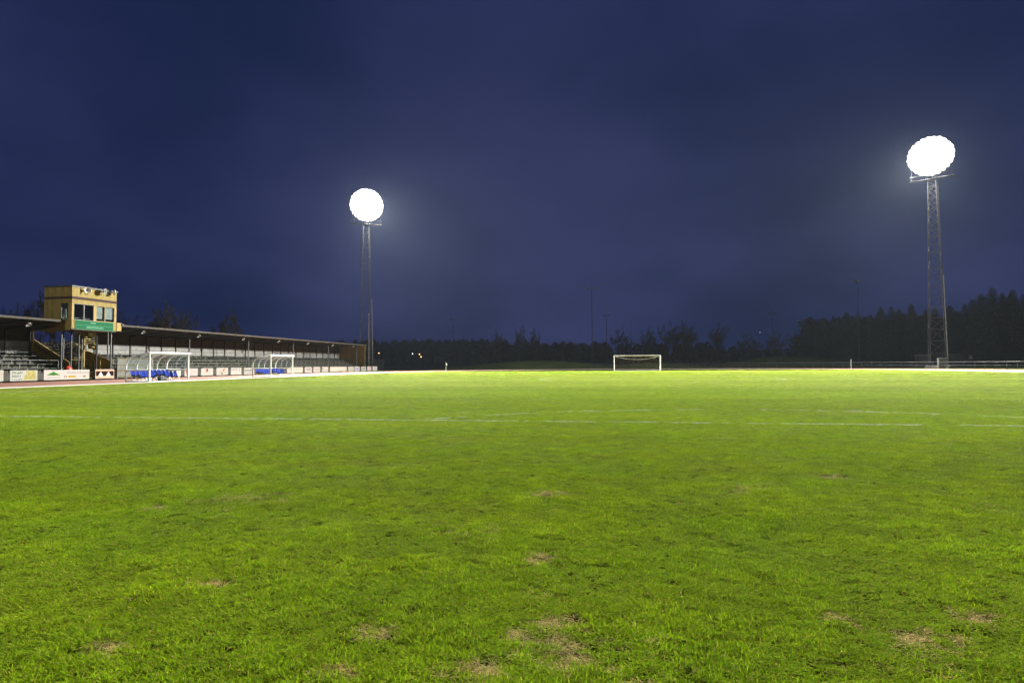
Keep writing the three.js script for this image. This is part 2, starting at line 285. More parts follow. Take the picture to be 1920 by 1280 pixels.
{ // yellow boarded gable of the far end and the low gable beside the passage
  const gable = (parent, pts, z) => { // vertical boards clipped to the outline
    const x0 = Math.min(...pts.map((p) => p[0])), x1 = Math.max(...pts.map((p) => p[0])), n = Math.round((x1 - x0) / 0.42), w = (x1 - x0) / n;
    const yAt = (x, up) => { let best = up ? -1e9 : 1e9; for (let i = 0; i < pts.length; i++) { const a = pts[i], b = pts[(i + 1) % pts.length]; if ((x - a[0]) * (x - b[0]) <= 0 && a[0] !== b[0]) { const y = a[1] + (b[1] - a[1]) * (x - a[0]) / (b[0] - a[0]); best = up ? Math.max(best, y) : Math.min(best, y); } } return best; };
    for (let i = 0; i < n; i++) { const a = x0 + i * w + 0.006, b = x0 + (i + 1) * w - 0.006, m = mesh('wall_board', prism([[a, yAt(a, 0)], [b, yAt(b, 0)], [b, yAt(b, 1)], [a, yAt(a, 1)]], 0.05 + rr(0, 0.006)), rnd() < 0.5 ? M.yellow : M.yellow2, parent); m.position.z = z; }
  };
  M.yellow2 = mat(0.18, 0.133, 0.022, 0.78, ts1);
  gable(wingR, [[0.1, 0.1], [-5.6, 0.1], [-5.6, 4.85], [0.1, 5.3]], -62.5);
  mesh('gable_trim', [box(0.1, 5.3, 0.12, 0.17, 2.65, -62.42), bar(V(0.15, 5.33, -62.42), V(-5.6, 4.88, -62.42), 0.1)], M.yellowTrim, wingR);
  gable(wingR, [[-0.7, 0.1], [-5.5, 0.1], [-5.5, 3.9], [-4.6, 3.2], [-0.7, 1.75]], 0.06);
  mesh('gable_trim', [bar(V(-0.68, 1.8, 0.08), V(-4.6, 3.26, 0.08), 0.09), bar(V(-4.6, 3.26, 0.08), V(-5.5, 3.95, 0.08), 0.09)], M.yellowTrim, wingR);
  // sloping parapet of the left wing
  gable(wingL, [[-0.75, 0.1], [-5.4, 0.1], [-5.4, 3.85], [-4.9, 3.85], [-0.75, 1.55]], -22.45);
  mesh('parapet_rail', [bar(V(-0.7, 1.62, -22.38), V(-4.9, 3.93, -22.38), 0.14, 0.1)], M.yellowTrim, wingL);
  mesh('parapet_rail', [bar(V(-0.7, 1.2, -22.36), V(-4.9, 3.5, -22.36), 0.06)], M.brown, wingL);
  mesh('end_post', [box(0.16, 5, 0.16, -4.95, 2.5, -22.3)], M.yellowTrim, wingL);
  // stair rails at the far end
  for (const dz of [-1.2, -3.4]) mesh('stair_rail', [bar(V(-0.7, 1.6, -62 - dz - 0.0 + dz * 2), V(-4.8, 3.5, -62 + dz), 0.05), bar(V(-0.7, 1.1, -62 + dz), V(-4.8, 3.0, -62 + dz), 0.04), bar(V(-2.7, 1.2, -62 + dz), V(-2.7, 2.6, -62 + dz), 0.05)], M.darkSteel, wingR);
  // crush rails among the terraces
  for (const z of [-8, -14.5]) mesh('crush_rail', [bar(V(-2.6, 1.5, z), V(-2.6, 2.6, z), 0.05), bar(V(-2.6, 1.5, z - 2.2), V(-2.6, 2.6, z - 2.2), 0.05), bar(V(-2.6, 2.6, z + 0.02), V(-2.6, 2.6, z - 2.22), 0.05)], M.darkSteel, wingL);
  mesh('crush_rail', [bar(V(-1.2, 0.7, -16.2), V(-1.2, 1.9, -16.2), 0.05), bar(V(-1.2, 0.7, -21.6), V(-1.2, 1.9, -21.6), 0.05), bar(V(-1.2, 1.9, -16.18), V(-1.2, 1.9, -21.62), 0.05)], M.darkSteel, wingL);
}
{ // small unlit lamps under the eaves
  const zs = [-45.8, -59.1, -68.2, -77.4, -86.4, -95.4, -104.5, -113.4];
  const src = thing('eaves_lamp', 'x', 'lamp', [-52.35, 5.12, zs[0]], 0, 'unlit lamps under the grandstand eaves');
  mesh('shade', [(() => { const g = new THREE.LatheGeometry([[0.02, 0.1], [0.1, 0.09], [0.17, 0.03], [0.2, -0.07], [0.19, -0.07], [0.001, 0.02]].map(([x, y]) => new THREE.Vector2(x, y)), 16); g.scale(1.25, 1.25, 1.25); g.rotateZ(0.55); return g; })()], M.lampGrey, src);
  mesh('stem', cyl(V(-0.05, 0.05, 0), V(-0.12, 0.42, 0), 0.022), M.greyPost, src);
  const W = ['left of the yellow commentary box', 'just right of the yellow commentary box', 'second right of the commentary box', 'above the board with the brown-gold logo', 'above the far team shelter', 'third from the yellow end wall', 'second from the yellow end wall', 'nearest the yellow end wall'];
  src.userData.label = 'small unlit lamp under the eaves, ' + W[0];
  zs.slice(1).forEach((z, i) => copy(src, 'small unlit lamp under the eaves, ' + W[i + 1], [-52.35, 5.12 - (i + 1) * 0.02, z]));
}
// ---------------------------------------------------------------- commentary box on posts above the passage
const Z0 = -48.85, Z1 = -54.0, BX = -51, BXB = -54.1;
{
  const t = thing('commentary_box', 'yellow boarded commentary box on posts above the passage between the stands', 'building', [BX, 0, Z0]);
  const w = Z0 - Z1, dep = BX - BXB, y0 = 4.86, ys = 5.75, yw = 7.32, yt = 8.92;
  mesh('floor', [box(dep, 0.14, w, -dep / 2, y0, -w / 2)], M.wood, t);
  // front (facing the pitch): lower wall, window wall with mullions, upper wall
  const front = (name, m, h0, h1, a, b, proud = 0) => mesh(name, [box(0.08, h1 - h0, b - a, -0.04 + proud, (h0 + h1) / 2, -(a + b) / 2)], m, t);
  front('wall', M.yellow, y0 + 0.07, ys, 0, w);
  front('wall', M.yellow, yw, 7.75, 0, w, 0.002); front('wall', M.yellow, 7.95, yt, 0, w, 0.002);
  front('brown_band', M.brown, 7.72, 7.97, 0, w, 0.03);
  for (const [a, b] of [[0, 0.22], [2.43, 2.72], [w - 0.24, w]]) front('pier', M.yellowTrim, ys, yw, a, b, 0.004);
  const lights = [[0.22, 1.3], [1.36, 2.43], [2.72, 3.72], [3.8, w - 0.24]];
  lights.forEach(([a, b], i) => {
    const wnd = new THREE.Group(); wnd.name = 'window'; t.add(wnd);
    mesh('pane', box(0.012, yw - ys - 0.08, b - a - 0.06, -0.05, (ys + yw) / 2, -(a + b) / 2), M.glass, wnd);
    mesh('frame', [box(0.07, 0.05, b - a, -0.045, ys + 0.025, -(a + b) / 2), box(0.07, 0.05, b - a, -0.045, yw - 0.025, -(a + b) / 2), box(0.07, yw - ys - 0.1, 0.04, -0.045, (ys + yw) / 2, -a - 0.02), box(0.07, yw - ys - 0.1, 0.04, -0.045, (ys + yw) / 2, -b + 0.02)], i < 2 ? M.greyPost : M.yellowTrim, wnd);
    if (i > 1) mesh('blind', box(0.02, yw - ys - (i === 2 ? 0.32 : 0.36), b - a - (i === 2 ? 0.22 : 0.12), -0.16, (ys + yw) / 2 + 0.11, -(a + b) / 2 + (i === 2 ? 0.04 : 0)), M.blind, wnd, 'pale roller blind drawn down');
    else mesh('desk', box(0.5, 0.04, b - a, -0.5, ys + 0.22, -(a + b) / 2), M.blind, wnd);
  });
  for (const z of [1.33, 3.76]) mesh('mullion', box(0.1, yw - ys, 0.07, -0.03, (ys + yw) / 2, -z), M.panel, t);
  // near side, facing the viewer: boards left and right of a tall window
  const side = (h0, h1, a, b, m, name = 'wall_board', proud = 0) => mesh(name, [box(b - a, h1 - h0, 0.07, -(a + b) / 2, (h0 + h1) / 2, -0.035 + proud)], m, t);
  const nB = 5; for (let i = 0; i < nB; i++) { const a = 1.2 + i * (dep - 1.2) / nB; side(5.2, 7.74, a + 0.004, a + (dep - 1.2) / nB - 0.004, i % 2 ? M.yellow : M.yellow2, 'wall_board', rr(0, 0.006)); }
  side(y0 + 0.07, ys - 0.02, 0.085, 1.2, M.yellow); side(7.34, 7.74, 0.085, 1.196, M.yellow); side(ys - 0.02, 7.34, 0.085, 0.4, M.yellowTrim, 'pier', 0.003);
  const nT = 7; for (let i = 0; i < nT; i++) { const a = 0.085 + i * (dep - 0.085) / nT; side(7.95, yt, a + 0.003, a + (dep - 0.085) / nT - 0.003, i % 2 ? M.yellow : M.yellow2, 'wall_board', rr(0, 0.005)); }
  side(7.745, 7.945, 0.0, dep, M.brown, 'brown_band', 0.025);
  const sw = new THREE.Group(); sw.name = 'window'; t.add(sw);
  mesh('pane', box(0.78, 1.54, 0.012, -0.8, 6.54, -0.05), M.glass, sw); mesh('frame', [box(0.78, 0.05, 0.06, -0.8, 5.77, -0.04), box(0.78, 0.05, 0.06, -0.8, 7.3, -0.04), box(0.04, 1.6, 0.06, -1.18, 6.53, -0.04), box(0.04, 1.6, 0.06, -0.42, 6.53, -0.04)], M.greyPost, sw);
  mesh('curtain', box(0.2, 1.2, 0.03, -1.0, 6.2, -0.3), M.blind, sw);
  // far side and back, roof
  mesh('far_wall', [box(dep - 0.1, yt - y0 - 0.07, 0.07, -dep / 2 - 0.04, (yt + y0) / 2, -w + 0.036)], M.yellow, t);
  mesh('back_wall', [box(0.07, yt - y0 - 0.07, w - 0.16, -dep + 0.04, (yt + y0) / 2, -w / 2)], M.yellow2, t);
  const roof = mesh('roof', [rbox(dep + 0.1, 0.09, w + 0.1, -dep / 2, yt + 0.05, -w / 2, 0.02)], M.roofing, t); mesh('roof_edge', [box(0.03, 0.14, w + 0.14, 0.07, yt + 0.03, -w / 2), box(dep + 0.14, 0.14, 0.03, -dep / 2, yt + 0.03, 0.07)], M.darkSteel, roof);
  mesh('side_ledge', [box(1.2, 0.16, 0.4, -dep - 0.6, 5.85, -0.25)], M.yellowTrim, t);
  // raking brace wall beneath
  mesh('brace_board', (() => { const g = prism([[-0.1, 4.78], [-2.4, 4.55], [-3.4, 4.78], [-0.1, 5.4]], 0.07); g.translate(0, 0, 0.005); return g; })(), M.yellow, t);
  for (const [x, z, r] of [[-1.4, -0.3, 0.08], [-1.5, -1.45, 0.07], [-1.4, -2.2, 0.06], [-1.4, -4.25, 0.1], [-0.35, -w + 0.25, 0.07], [-2.8, -3.9, 0.08]]) mesh('support_post', cyl(V(x, 0, z), V(x, 4.8, z), r, r, 10), M.greyPost, t);
  // electrical cupboard on the right-hand corner with a small lamp
  mesh('side_cupboard', [rbox(0.75, 0.85, 0.6, -0.45, 5.35, -w - 0.45, 0.03)], M.yellowTrim, t);
  mesh('small_lamp', [new THREE.SphereGeometry(0.1, 12, 8).translate(0.0, 5.6, -w - 0.78)], M.panel, t);
}
function canvasTex(w, h, draw) { const c = document.createElement('canvas'); c.width = w; c.height = h; const g = c.getContext('2d'); draw(g, w, h); const t = new THREE.CanvasTexture(c); t.colorSpace = THREE.SRGBColorSpace; t.anisotropy = 4; return t; }
function signMat(w, h, draw, rough = 0.95) { return new THREE.MeshPhysicalMaterial({ map: canvasTex(w, h, draw), color: new THREE.Color().setRGB(0.62, 0.62, 0.62), roughness: rough, specularIntensity: 0.2, side: THREE.DoubleSide }); }
function facePX(w, h) { const g = new THREE.PlaneGeometry(w, h); g.rotateY(Math.PI / 2); return g; }      // faces the pitch (+x); text runs away from the viewer towards -z
{ // green banner on the parapet of the box
  const t = thing('green_banner', 'green banner with faint pale lettering below the commentary box windows', 'banner', [BX + 0.03, 5.3, -51.4]);
  mesh('board', box(0.05, 0.86, 4.4), M.banner, t);
  const f = mesh('print', facePX(4.36, 0.82), signMat(768, 144, (g, w, h) => {
    g.fillStyle = '#2a6a4a'; g.fillRect(0, 0, w, h); g.fillStyle = '#8fc0a6'; g.font = 'bold 34px sans-serif'; g.textAlign = 'center'; g.fillText('Gamla', w * 0.45, 40);
    g.fillStyle = '#7fb698'; g.font = 'bold 50px sans-serif'; g.fillText('IDROTTSPLATS', w * 0.5, 126); g.fillStyle = '#6aa787'; g.fillRect(10, 72, w - 20, 4);
  }), t); f.position.x = 0.028;
}
{ // horn loudspeakers on the box
  const bell = (() => { const g = new THREE.LatheGeometry([[0.03, -0.5], [0.09, -0.48], [0.09, -0.32], [0.05, -0.3], [0.07, -0.2], [0.13, -0.08], [0.22, 0], [0.3, 0.04], [0.31, 0.05], [0.3, 0.06], [0.2, 0.02], [0.12, -0.06], [0.05, -0.2]].map(([x, y]) => new THREE.Vector2(x, y)), 28); g.rotateX(Math.PI / 2); return g; })();
  const horn = (label, pos, yaw, m) => {
    const t = thing('horn_loudspeaker', label, 'loudspeaker', pos, yaw, 'horn loudspeakers on the commentary box');
    mesh('bell', bell, m, t); mesh('driver', cyl(V(0, 0, -0.52), V(0, 0, -0.3), 0.11, 0.11, 16), M.greyPost, t); mesh('bracket', [bar(V(0, -0.05, -0.35), V(0, -0.35, -0.35), 0.05), bar(V(0, -0.35, -0.35), V(0, -0.35, -0.62), 0.05)], M.greyPost, t);
  };
  horn('white horn loudspeaker turned to the viewer on the commentary box', [-50.55, 8.68, -50.1], 0.75, M.white);
  horn('grey horn loudspeaker in the middle, facing the pitch from the commentary box', [-50.45, 8.75, -52.0], 1.9, M.panel);
  horn('white horn loudspeaker aimed to the far end at the box corner', [-50.6, 8.8, -53.2], 2.55, M.white);
}
{ // spiral stair beneath the box
  const t = thing('spiral_stair', 'spiral stair with yellow treads beside the passage under the commentary box', 'staircase', [-54.1, 0, -53.3]);
  mesh('newel', cyl(V(0, 0, 0), V(0, 5.2, 0), 0.09, 0.09, 12), M.yellowTrim, t);
  const tread = (() => { const s = new THREE.Shape(); s.moveTo(0.08, -0.06); s.lineTo(0.95, -0.24); s.lineTo(0.95, 0.24); s.lineTo(0.08, 0.06); const g = new THREE.ExtrudeGeometry(s, { depth: 0.045, bevelEnabled: false }); g.rotateX(-Math.PI / 2); return meterUV(g); })();
  const rail = [];
  for (let i = 0; i < 22; i++) { const a = i * 0.42 + 0.6, y = 0.25 + i * 0.215, m = mesh('tread', tread, M.woodYellow ??= mat(0.36, 0.3, 0.12, 0.8, ts1), t); m.position.y = y; m.rotation.y = a; rail.push(V(Math.cos(a) * 0.93, y + 0.95, -Math.sin(a) * 0.93)); if (i % 2 === 0) mesh('baluster', cyl(V(Math.cos(a) * 0.93, y, -Math.sin(a) * 0.93), rail[i], 0.018), M.darkSteel, t); }
  mesh('handrail', tube(rail, 0.025, 80, 6), M.darkSteel, t);
  mesh('back_panel', [box(0.9, 2.0, 0.05, -0.2, 4.05, -1.15), box(1.3, 1.6, 0.05, 0.2, 1.1, -1.16)], M.yellow, t);
}
{ // red rounded bin at the foot of the parapet
  const t = thing('red_bin', 'rounded red bin at the foot of the yellow sloping parapet', 'bin', [-52.4, 0, -49.9]); t.scale.set(0.8, 0.92, 0.8);
  mesh('body', new THREE.LatheGeometry([[0.001, 0], [0.36, 0], [0.42, 0.1], [0.46, 0.7], [0.47, 0.9], [0.45, 0.92]].map(([x, y]) => new THREE.Vector2(x, y)), 24), M.red, t);
  mesh('lid', new THREE.LatheGeometry([[0.47, 0.9], [0.48, 0.98], [0.44, 1.2], [0.32, 1.38], [0.15, 1.47], [0.001, 1.5]].map(([x, y]) => new THREE.Vector2(x, y)), 24), M.red, t);
}
{ // grey slatted screen where the long wing begins
  const t = thing('slatted_screen', 'grey slatted timber screen beside the near team shelter', 'fence', [-51.4, 0, -54.6]);
  for (let i = 0; i < 10; i++) mesh('slat', box(0.035, 0.15, 4.9, rr(-0.006, 0.006), 0.2 + i * 0.205, -2.5 + rr(-0.02, 0.02)), i % 3 ? M.woodGrey : M.woodLight, t);
  for (const z of [-0.1, -2.5, -4.9]) mesh('post', box(0.09, 2.2, 0.09, -0.07, 1.1, z), M.greyPost, t);
}
// ---------------------------------------------------------------- advertising boards along the track
{
  const BXx = -50, txt = (g, s, x, y, font, col) => { g.fillStyle = col; g.font = font; g.fillText(s, x, y); };
  const smudge = (g, x, y, w, h, col, n = 14) => { g.fillStyle = col; for (let i = 0; i < n; i++) g.fillRect(x + i * w / n + rr(0, 1), y + rr(0, h * 0.25), w / n * rr(0.45, 0.8), h * rr(0.5, 0.8)); };
  const bg = (g, w, h, c = '#aba7a0') => { g.fillStyle = c; g.fillRect(0, 0, w, h); };
  const boards = [
    [-39.3, -41.7, 'white board with a red mark, cut by the left edge of the view', (g, w, h) => { bg(g, w, h, '#b0aea4'); smudge(g, w * 0.9, h * 0.3, w * 0.1, 10, '#b85040', 3); }],
    [-42.25, -44.64, 'white board with dark handwriting beside a pale yellow drawing', (g, w, h) => {
      bg(g, w, h, '#aeb1a9'); txt(g, 'Du gör', 12, 34, 'italic bold 30px serif', '#1e281e'); txt(g, 'bäst i', 12, 74, 'italic bold 30px serif', '#1e281e');
      g.fillStyle = '#aca368'; g.beginPath(); g.moveTo(150, 4); for (const [x, y] of [[238, 4], [246, 60], [252, 108], [120, 112], [126, 88], [142, 50]]) g.lineTo(x, y); g.fill(); g.strokeStyle = '#5c5220'; g.lineWidth = 4; for (let i = 0; i < 26; i++) { const x = rr(140, 235), y = rr(12, 100); g.beginPath(); g.moveTo(x, y); g.lineTo(x + rr(-14, 14), y + rr(-8, 8)); g.stroke(); }
      smudge(g, 14, 96, 100, 12, '#46546c', 5); }],
    [-45.23, -49.92, 'long white board with a green roof-shaped logo and small badges', (g, w, h) => {
      bg(g, w, h, '#bbb4af'); g.fillStyle = '#3f7a2c'; g.beginPath(); g.moveTo(24, 62); g.lineTo(98, 16); g.lineTo(176, 62); g.fill(); g.fillStyle = '#24501c'; g.beginPath(); g.moveTo(76, 62); g.lineTo(98, 40); g.lineTo(120, 62); g.fill(); smudge(g, 24, 84, 158, 16, '#8d8d86', 18);
      txt(g, 'Kvalité och trivsel!', 250, 44, 'italic 31px serif', '#4c4a48'); g.fillStyle = '#8a3420'; g.beginPath(); g.arc(232, 82, 14, 0, 7); g.fill(); g.fillStyle = '#e8e0d8'; g.beginPath(); g.arc(232, 82, 7, 0, 7); g.fill(); g.fillStyle = '#a98a2a'; g.fillRect(266, 70, 84, 24); smudge(g, 366, 74, 44, 16, '#c9a09c', 6); g.fillStyle = '#8f7a1e'; g.beginPath(); g.ellipse(454, 82, 22, 11, 0, 0, 7); g.fill(); }],
    [-50.57, -52.77, 'dark brown board with two pale striped triangles', (g, w, h) => {
      bg(g, w, h, '#c9a58c'); g.fillStyle = '#2a1611'; g.fillRect(6, 22, w - 12, 62); for (const cx of [72, 178]) { g.fillStyle = '#cfcfd4'; g.beginPath(); g.moveTo(cx - 38, 86); g.lineTo(cx, 24); g.lineTo(cx + 34, 86); g.fill(); g.strokeStyle = '#6e6e78'; g.lineWidth = 3; for (const k of [-12, 4]) { g.beginPath(); g.moveTo(cx + k - 8, 80); g.lineTo(cx + k + 8, 52); g.stroke(); } } }],
    [-59.8, -62.14, 'pale framed board seen through the near team shelter', (g, w, h) => { bg(g, w, h, '#d8d6cc'); g.strokeStyle = '#6d7560'; g.lineWidth = 10; g.strokeRect(40, 30, w - 80, 50); }],
    [-62.75, -65.01, 'white board with a brown crest at its near end', (g, w, h) => { bg(g, w, h); g.fillStyle = '#8a4a2c'; g.fillRect(22, 22, 44, 26); g.beginPath(); g.moveTo(20, 52); g.lineTo(68, 52); g.lineTo(44, 92); g.fill(); smudge(g, 110, 50, 120, 16, '#9aa0a0', 12); }],
    [-65.58, -67.82, 'white board with one dark red crest over a line of print', (g, w, h) => { bg(g, w, h); g.fillStyle = '#8a3a34'; g.beginPath(); g.moveTo(104, 10); g.lineTo(150, 10); g.lineTo(148, 44); g.lineTo(127, 62); g.lineTo(106, 44); g.fill(); smudge(g, 40, 78, 176, 14, '#a8aaa4', 18); }],
    [-68.43, -70.75, 'white board with a brown and gold logo', (g, w, h) => { bg(g, w, h); g.fillStyle = '#96661c'; g.beginPath(); g.ellipse(160, 30, 30, 14, -0.5, 0, 7); g.fill(); smudge(g, 50, 52, 160, 22, '#8a7a3c', 10); smudge(g, 20, 88, 216, 12, '#888', 20); g.fillStyle = '#4c3c1c'; g.fillRect(100, 84, 40, 18); }],
    [-71.3, -73.56, 'white board with grey-blue capitals along its top', (g, w, h) => { bg(g, w, h); txt(g, 'HOSTEN', 12, 40, 'bold 40px sans-serif', '#6b7484'); g.fillStyle = '#5a6474'; g.fillRect(205, 10, 10, 44); smudge(g, 16, 68, 120, 16, '#b4b6b8', 10); }],
    [-74.15, -76.46, 'white board with bold slanted navy capitals', (g, w, h) => { bg(g, w, h); txt(g, 'DONNELL', 8, 62, 'italic bold 50px sans-serif', '#26304c'); smudge(g, 20, 82, 210, 18, '#4c5468', 14); }],
    [-84.96, -89.55, 'long pale board behind the far team shelter', (g, w, h) => { bg(g, w, h, '#b2ada2'); smudge(g, 40, 30, 400, 40, '#98968a', 16); smudge(g, 60, 84, 200, 12, '#aaa89c', 12); }],
    [-90.22, -92.45, 'white board with a dark curved wordmark beyond the far shelter', (g, w, h) => { bg(g, w, h); txt(g, 'miller', 40, 62, 'italic bold 58px serif', '#3c444c'); smudge(g, 90, 84, 120, 14, '#68707a', 8); }],
    [-92.98, -95.35, 'white board with one grey wordmark across the top half', (g, w, h) => { bg(g, w, h); smudge(g, 20, 36, 216, 34, '#74766c', 8); smudge(g, 150, 88, 80, 12, '#989890', 6); }],
    [-95.91, -98.21, 'white board with a small dark sign above print', (g, w, h) => { bg(g, w, h); g.fillStyle = '#42423e'; g.fillRect(14, 24, 30, 40); smudge(g, 52, 56, 190, 26, '#8c8a80', 9); }],
    [-98.81, -105.56, 'longest white board, nearly plain, towards the far end', (g, w, h) => { bg(g, w, h, '#b4afa6'); smudge(g, 30, 40, 430, 30, '#c8c2b6', 20); smudge(g, 40, 84, 400, 12, '#a8a296', 26); g.fillStyle = '#54483c'; g.fillRect(300, 98, 50, 10); }],
    [-106.13, -108.56, 'white board with grey letters just after the longest board', (g, w, h) => { bg(g, w, h); smudge(g, 40, 40, 170, 36, '#7c7e80', 6); }],
    [-108.91, -111.22, 'white board with a blue-violet block of print', (g, w, h) => { bg(g, w, h, '#b2aeb6'); smudge(g, 30, 28, 200, 56, '#5c5c8c', 6); }],
    [-111.84, -114.26, 'white board with a dark grey block of print', (g, w, h) => { bg(g, w, h); smudge(g, 30, 30, 196, 50, '#5c6068', 5); }],
    [-114.78, -116.91, 'pinkish board, second from the far end of the row', (g, w, h) => { bg(g, w, h, '#bba9a6'); smudge(g, 60, 20, 120, 20, '#c8a8a8', 6); }],
    [-117.45, -119.96, 'white board at the far end of the row', (g, w, h) => { bg(g, w, h, '#b8b2b0'); g.strokeStyle = '#9c9098'; g.lineWidth = 8; g.beginPath(); g.arc(140, 60, 34, 0, 7); g.stroke(); }],
  ];
  const edge = mat(0.3, 0.3, 0.29, 0.6);
  boards.forEach(([a, b, label, draw], i) => {
    const w = a - b, h = 0.9 + rr(-0.02, 0.02), t = thing('advertising_board', label, 'advertising board', [BXx, 0, (a + b) / 2], rr(-0.012, 0.012), 'advertising boards along the track');
    mesh('board', box(0.04, h, w, 0, 0.1 + h / 2, 0), edge, t);
    const f = mesh('print', facePX(w - 0.03, h - 0.03), signMat(w > 3.5 ? 512 : 256, 116, draw), t); f.position.set(0.024, 0.1 + h / 2, 0);
    for (const s of [-0.36, 0.36]) { mesh('leg', box(0.05, 0.9, 0.05, -0.06, 0.42, s * w), M.darkSteel, t); mesh('foot', box(0.45, 0.05, 0.08, 0.0, 0.005, s * w), M.darkSteel, t); }
  });
}
// ---------------------------------------------------------------- team shelters
{
  const t = thing('team_shelter', 'near team shelter with curved white frame and blue seats', 'dugout', [-35.62, 0, -40.9], 0, 'team shelters on the kerb');
  const L = 4.25, D = 2.05, H = 2.28, r = 0.055, prof = [V(-D, 0.08, 0), V(-D, 1.25, 0), V(-D + 0.1, 1.62, 0), V(-D + 0.36, 1.92, 0), V(-D + 0.75, 2.08, 0), V(-1.0, 2.15, 0), V(0, H, 0)];
  const rib = (z, low = 0) => tube(prof.slice(low).map((p) => V(p.x, p.y, z)), r, 30, 8);
  for (const z of [0, -L]) mesh('end_frame', [rib(z), cyl(V(0, 0.05, z), V(0, H, z), 0.068), cyl(V(-D, 0.09, z), V(0, 0.09, z), r), cyl(V(-D, 0.95, z), V(0, 0.95, z), r)], M.white, t);
  for (let k = 1; k < 4; k++) mesh('rib', [tube([V(-D, 0.9, -L * k / 4), ...prof.slice(1).map((p) => V(p.x, p.y, -L * k / 4))], r * 0.9, 30, 8)], M.white, t);
  mesh('front_beam', cyl(V(0, H + 0.01, 0.05), V(0, H + 0.01, -L - 0.25), 0.075, 0.075, 10), M.white, t);
  mesh('rear_rail', [cyl(V(-D, 0.95, 0), V(-D, 0.95, -L), r), cyl(V(-D, 0.09, 0), V(-D, 0.09, -L), r)], M.white, t);
  mesh('base_rail', [box(0.1, 0.08, L, -0.05, 0.05, -L / 2)], M.white, t);
  for (const z of [-1.1, -1.5, -2.6, -3.0, -4.0]) mesh('castor', cyl(V(-0.1, 0.04, z), V(-0.02, 0.04, z), 0.05, 0.05, 10), M.black, t);
  // clear sheets: bent back and roof between ribs, flat ends
  const cs = new THREE.CatmullRomCurve3(prof.slice(1)).getPoints(24);
  for (let k = 0; k < 4; k++) {
    const z0 = -L * k / 4 - 0.04, z1 = -L * (k + 1) / 4 + 0.04, p = [], uv = [], idx = [];
    [V(-D, 0.95, 0), ...cs].forEach((c, i) => { p.push(c.x - 0.02, c.y + 0.02, z0, c.x - 0.02, c.y + 0.02, z1); uv.push(i, 0, i, 1); if (i) { const b = i * 2; idx.push(b - 2, b - 1, b, b - 1, b + 1, b); } });
    const g = new THREE.BufferGeometry(); g.setAttribute('position', new THREE.Float32BufferAttribute(p, 3)); g.setAttribute('uv', new THREE.Float32BufferAttribute(uv, 2)); g.setIndex(idx); g.computeVertexNormals(); mesh('roof_sheet', g, M.acrylic, t);
  }
  for (const z of [0.045, -L - 0.045]) { const s = new THREE.Shape(); s.moveTo(-D, 0.97); for (const c of cs) s.lineTo(c.x, c.y); s.lineTo(0, 0.97); const g = new THREE.ExtrudeGeometry(s, { depth: 0.006, bevelEnabled: false }); const m = mesh('end_sheet', meterUV(g), M.acrylic, t); m.position.z = z > 0 ? 0.042 : z - 0.006; }
  // seats: moulded shell on a bench frame
  const shell = (() => { const g = new THREE.PlaneGeometry(0.42, 0.86, 8, 16), p = g.attributes.position; for (let i = 0; i < p.count; i++) { const u = p.getX(i) / 0.21, v = p.getY(i) + 0.43; const s = v / 0.86, side = 0.05 * u * u; let x, y; if (s < 0.45) { x = 0.4 - v; y = 0.0 + 0.03 * Math.cos(s * 9) + side; } else { const k = v - 0.387; x = 0.013 - k * 0.2 + side; y = 0.03 + k * 0.92; if (s > 0.9) y -= 0.02 * u * u; } p.setXYZ(i, x, y, p.getX(i) * (s > 0.85 ? 0.93 : 1)); } g.computeVertexNormals(); return g; })();
  const seat = (x, y, z) => { const s = new THREE.Group(); s.name = 'seat'; s.position.set(x, y, z); t.add(s); mesh('shell', shell, M.blue, s); mesh('bracket', box(0.3, 0.04, 0.2, 0.15, -0.04, 0), M.greyPost, s); };
  for (let i = 0; i < 9; i++) seat(-1.75, 0.52, -0.3 - i * 0.455);
  for (const i of [0, 1, 2, 5.5, 6.5, 7.5]) seat(-0.95, 0.4, -0.45 - i * 0.46);
  mesh('seat_rail', [box(0.06, 0.06, L - 0.1, -1.6, 0.44, -L / 2), box(0.06, 0.05, 1.5, -0.8, 0.32, -0.95), box(0.06, 0.05, 1.5, -0.8, 0.32, -3.45)], M.white, t);
  for (const z of [-0.35, -1.5, -2.9, -4.0]) mesh('seat_leg', tube([V(-1.85, 0.03, z), V(-1.8, 0.4, z), V(-1.6, 0.44, z), V(-1.4, 0.4, z), V(-1.35, 0.03, z)], 0.025, 16, 6), M.white, t);
  for (const z of [-0.4, -1.5, -2.85, -4.0]) mesh('seat_leg', tube([V(-1.0, 0.03, z), V(-0.96, 0.28, z), V(-0.8, 0.33, z), V(-0.64, 0.28, z), V(-0.6, 0.03, z)], 0.025, 16, 6), M.white, t);
  copy(t, 'far team shelter with curved white frame, farther along the kerb', [-35.62, 0, -57.35]);
  const bag = thing('kit_bag', 'dark bag standing in the gap between the seats of the near shelter', 'bag', [-36.35, 0, -43.05]);
  mesh('body', rbox(0.45, 0.36, 0.8, 0, 0.18, 0, 0.1), M.bag ??= mat(0.02, 0.026, 0.014, 0.8), bag); mesh('strap', tube([V(0, 0.34, 0.25), V(0, 0.46, 0.1), V(0, 0.46, -0.1), V(0, 0.34, -0.25)], 0.02, 12, 6), M.black, bag);
}
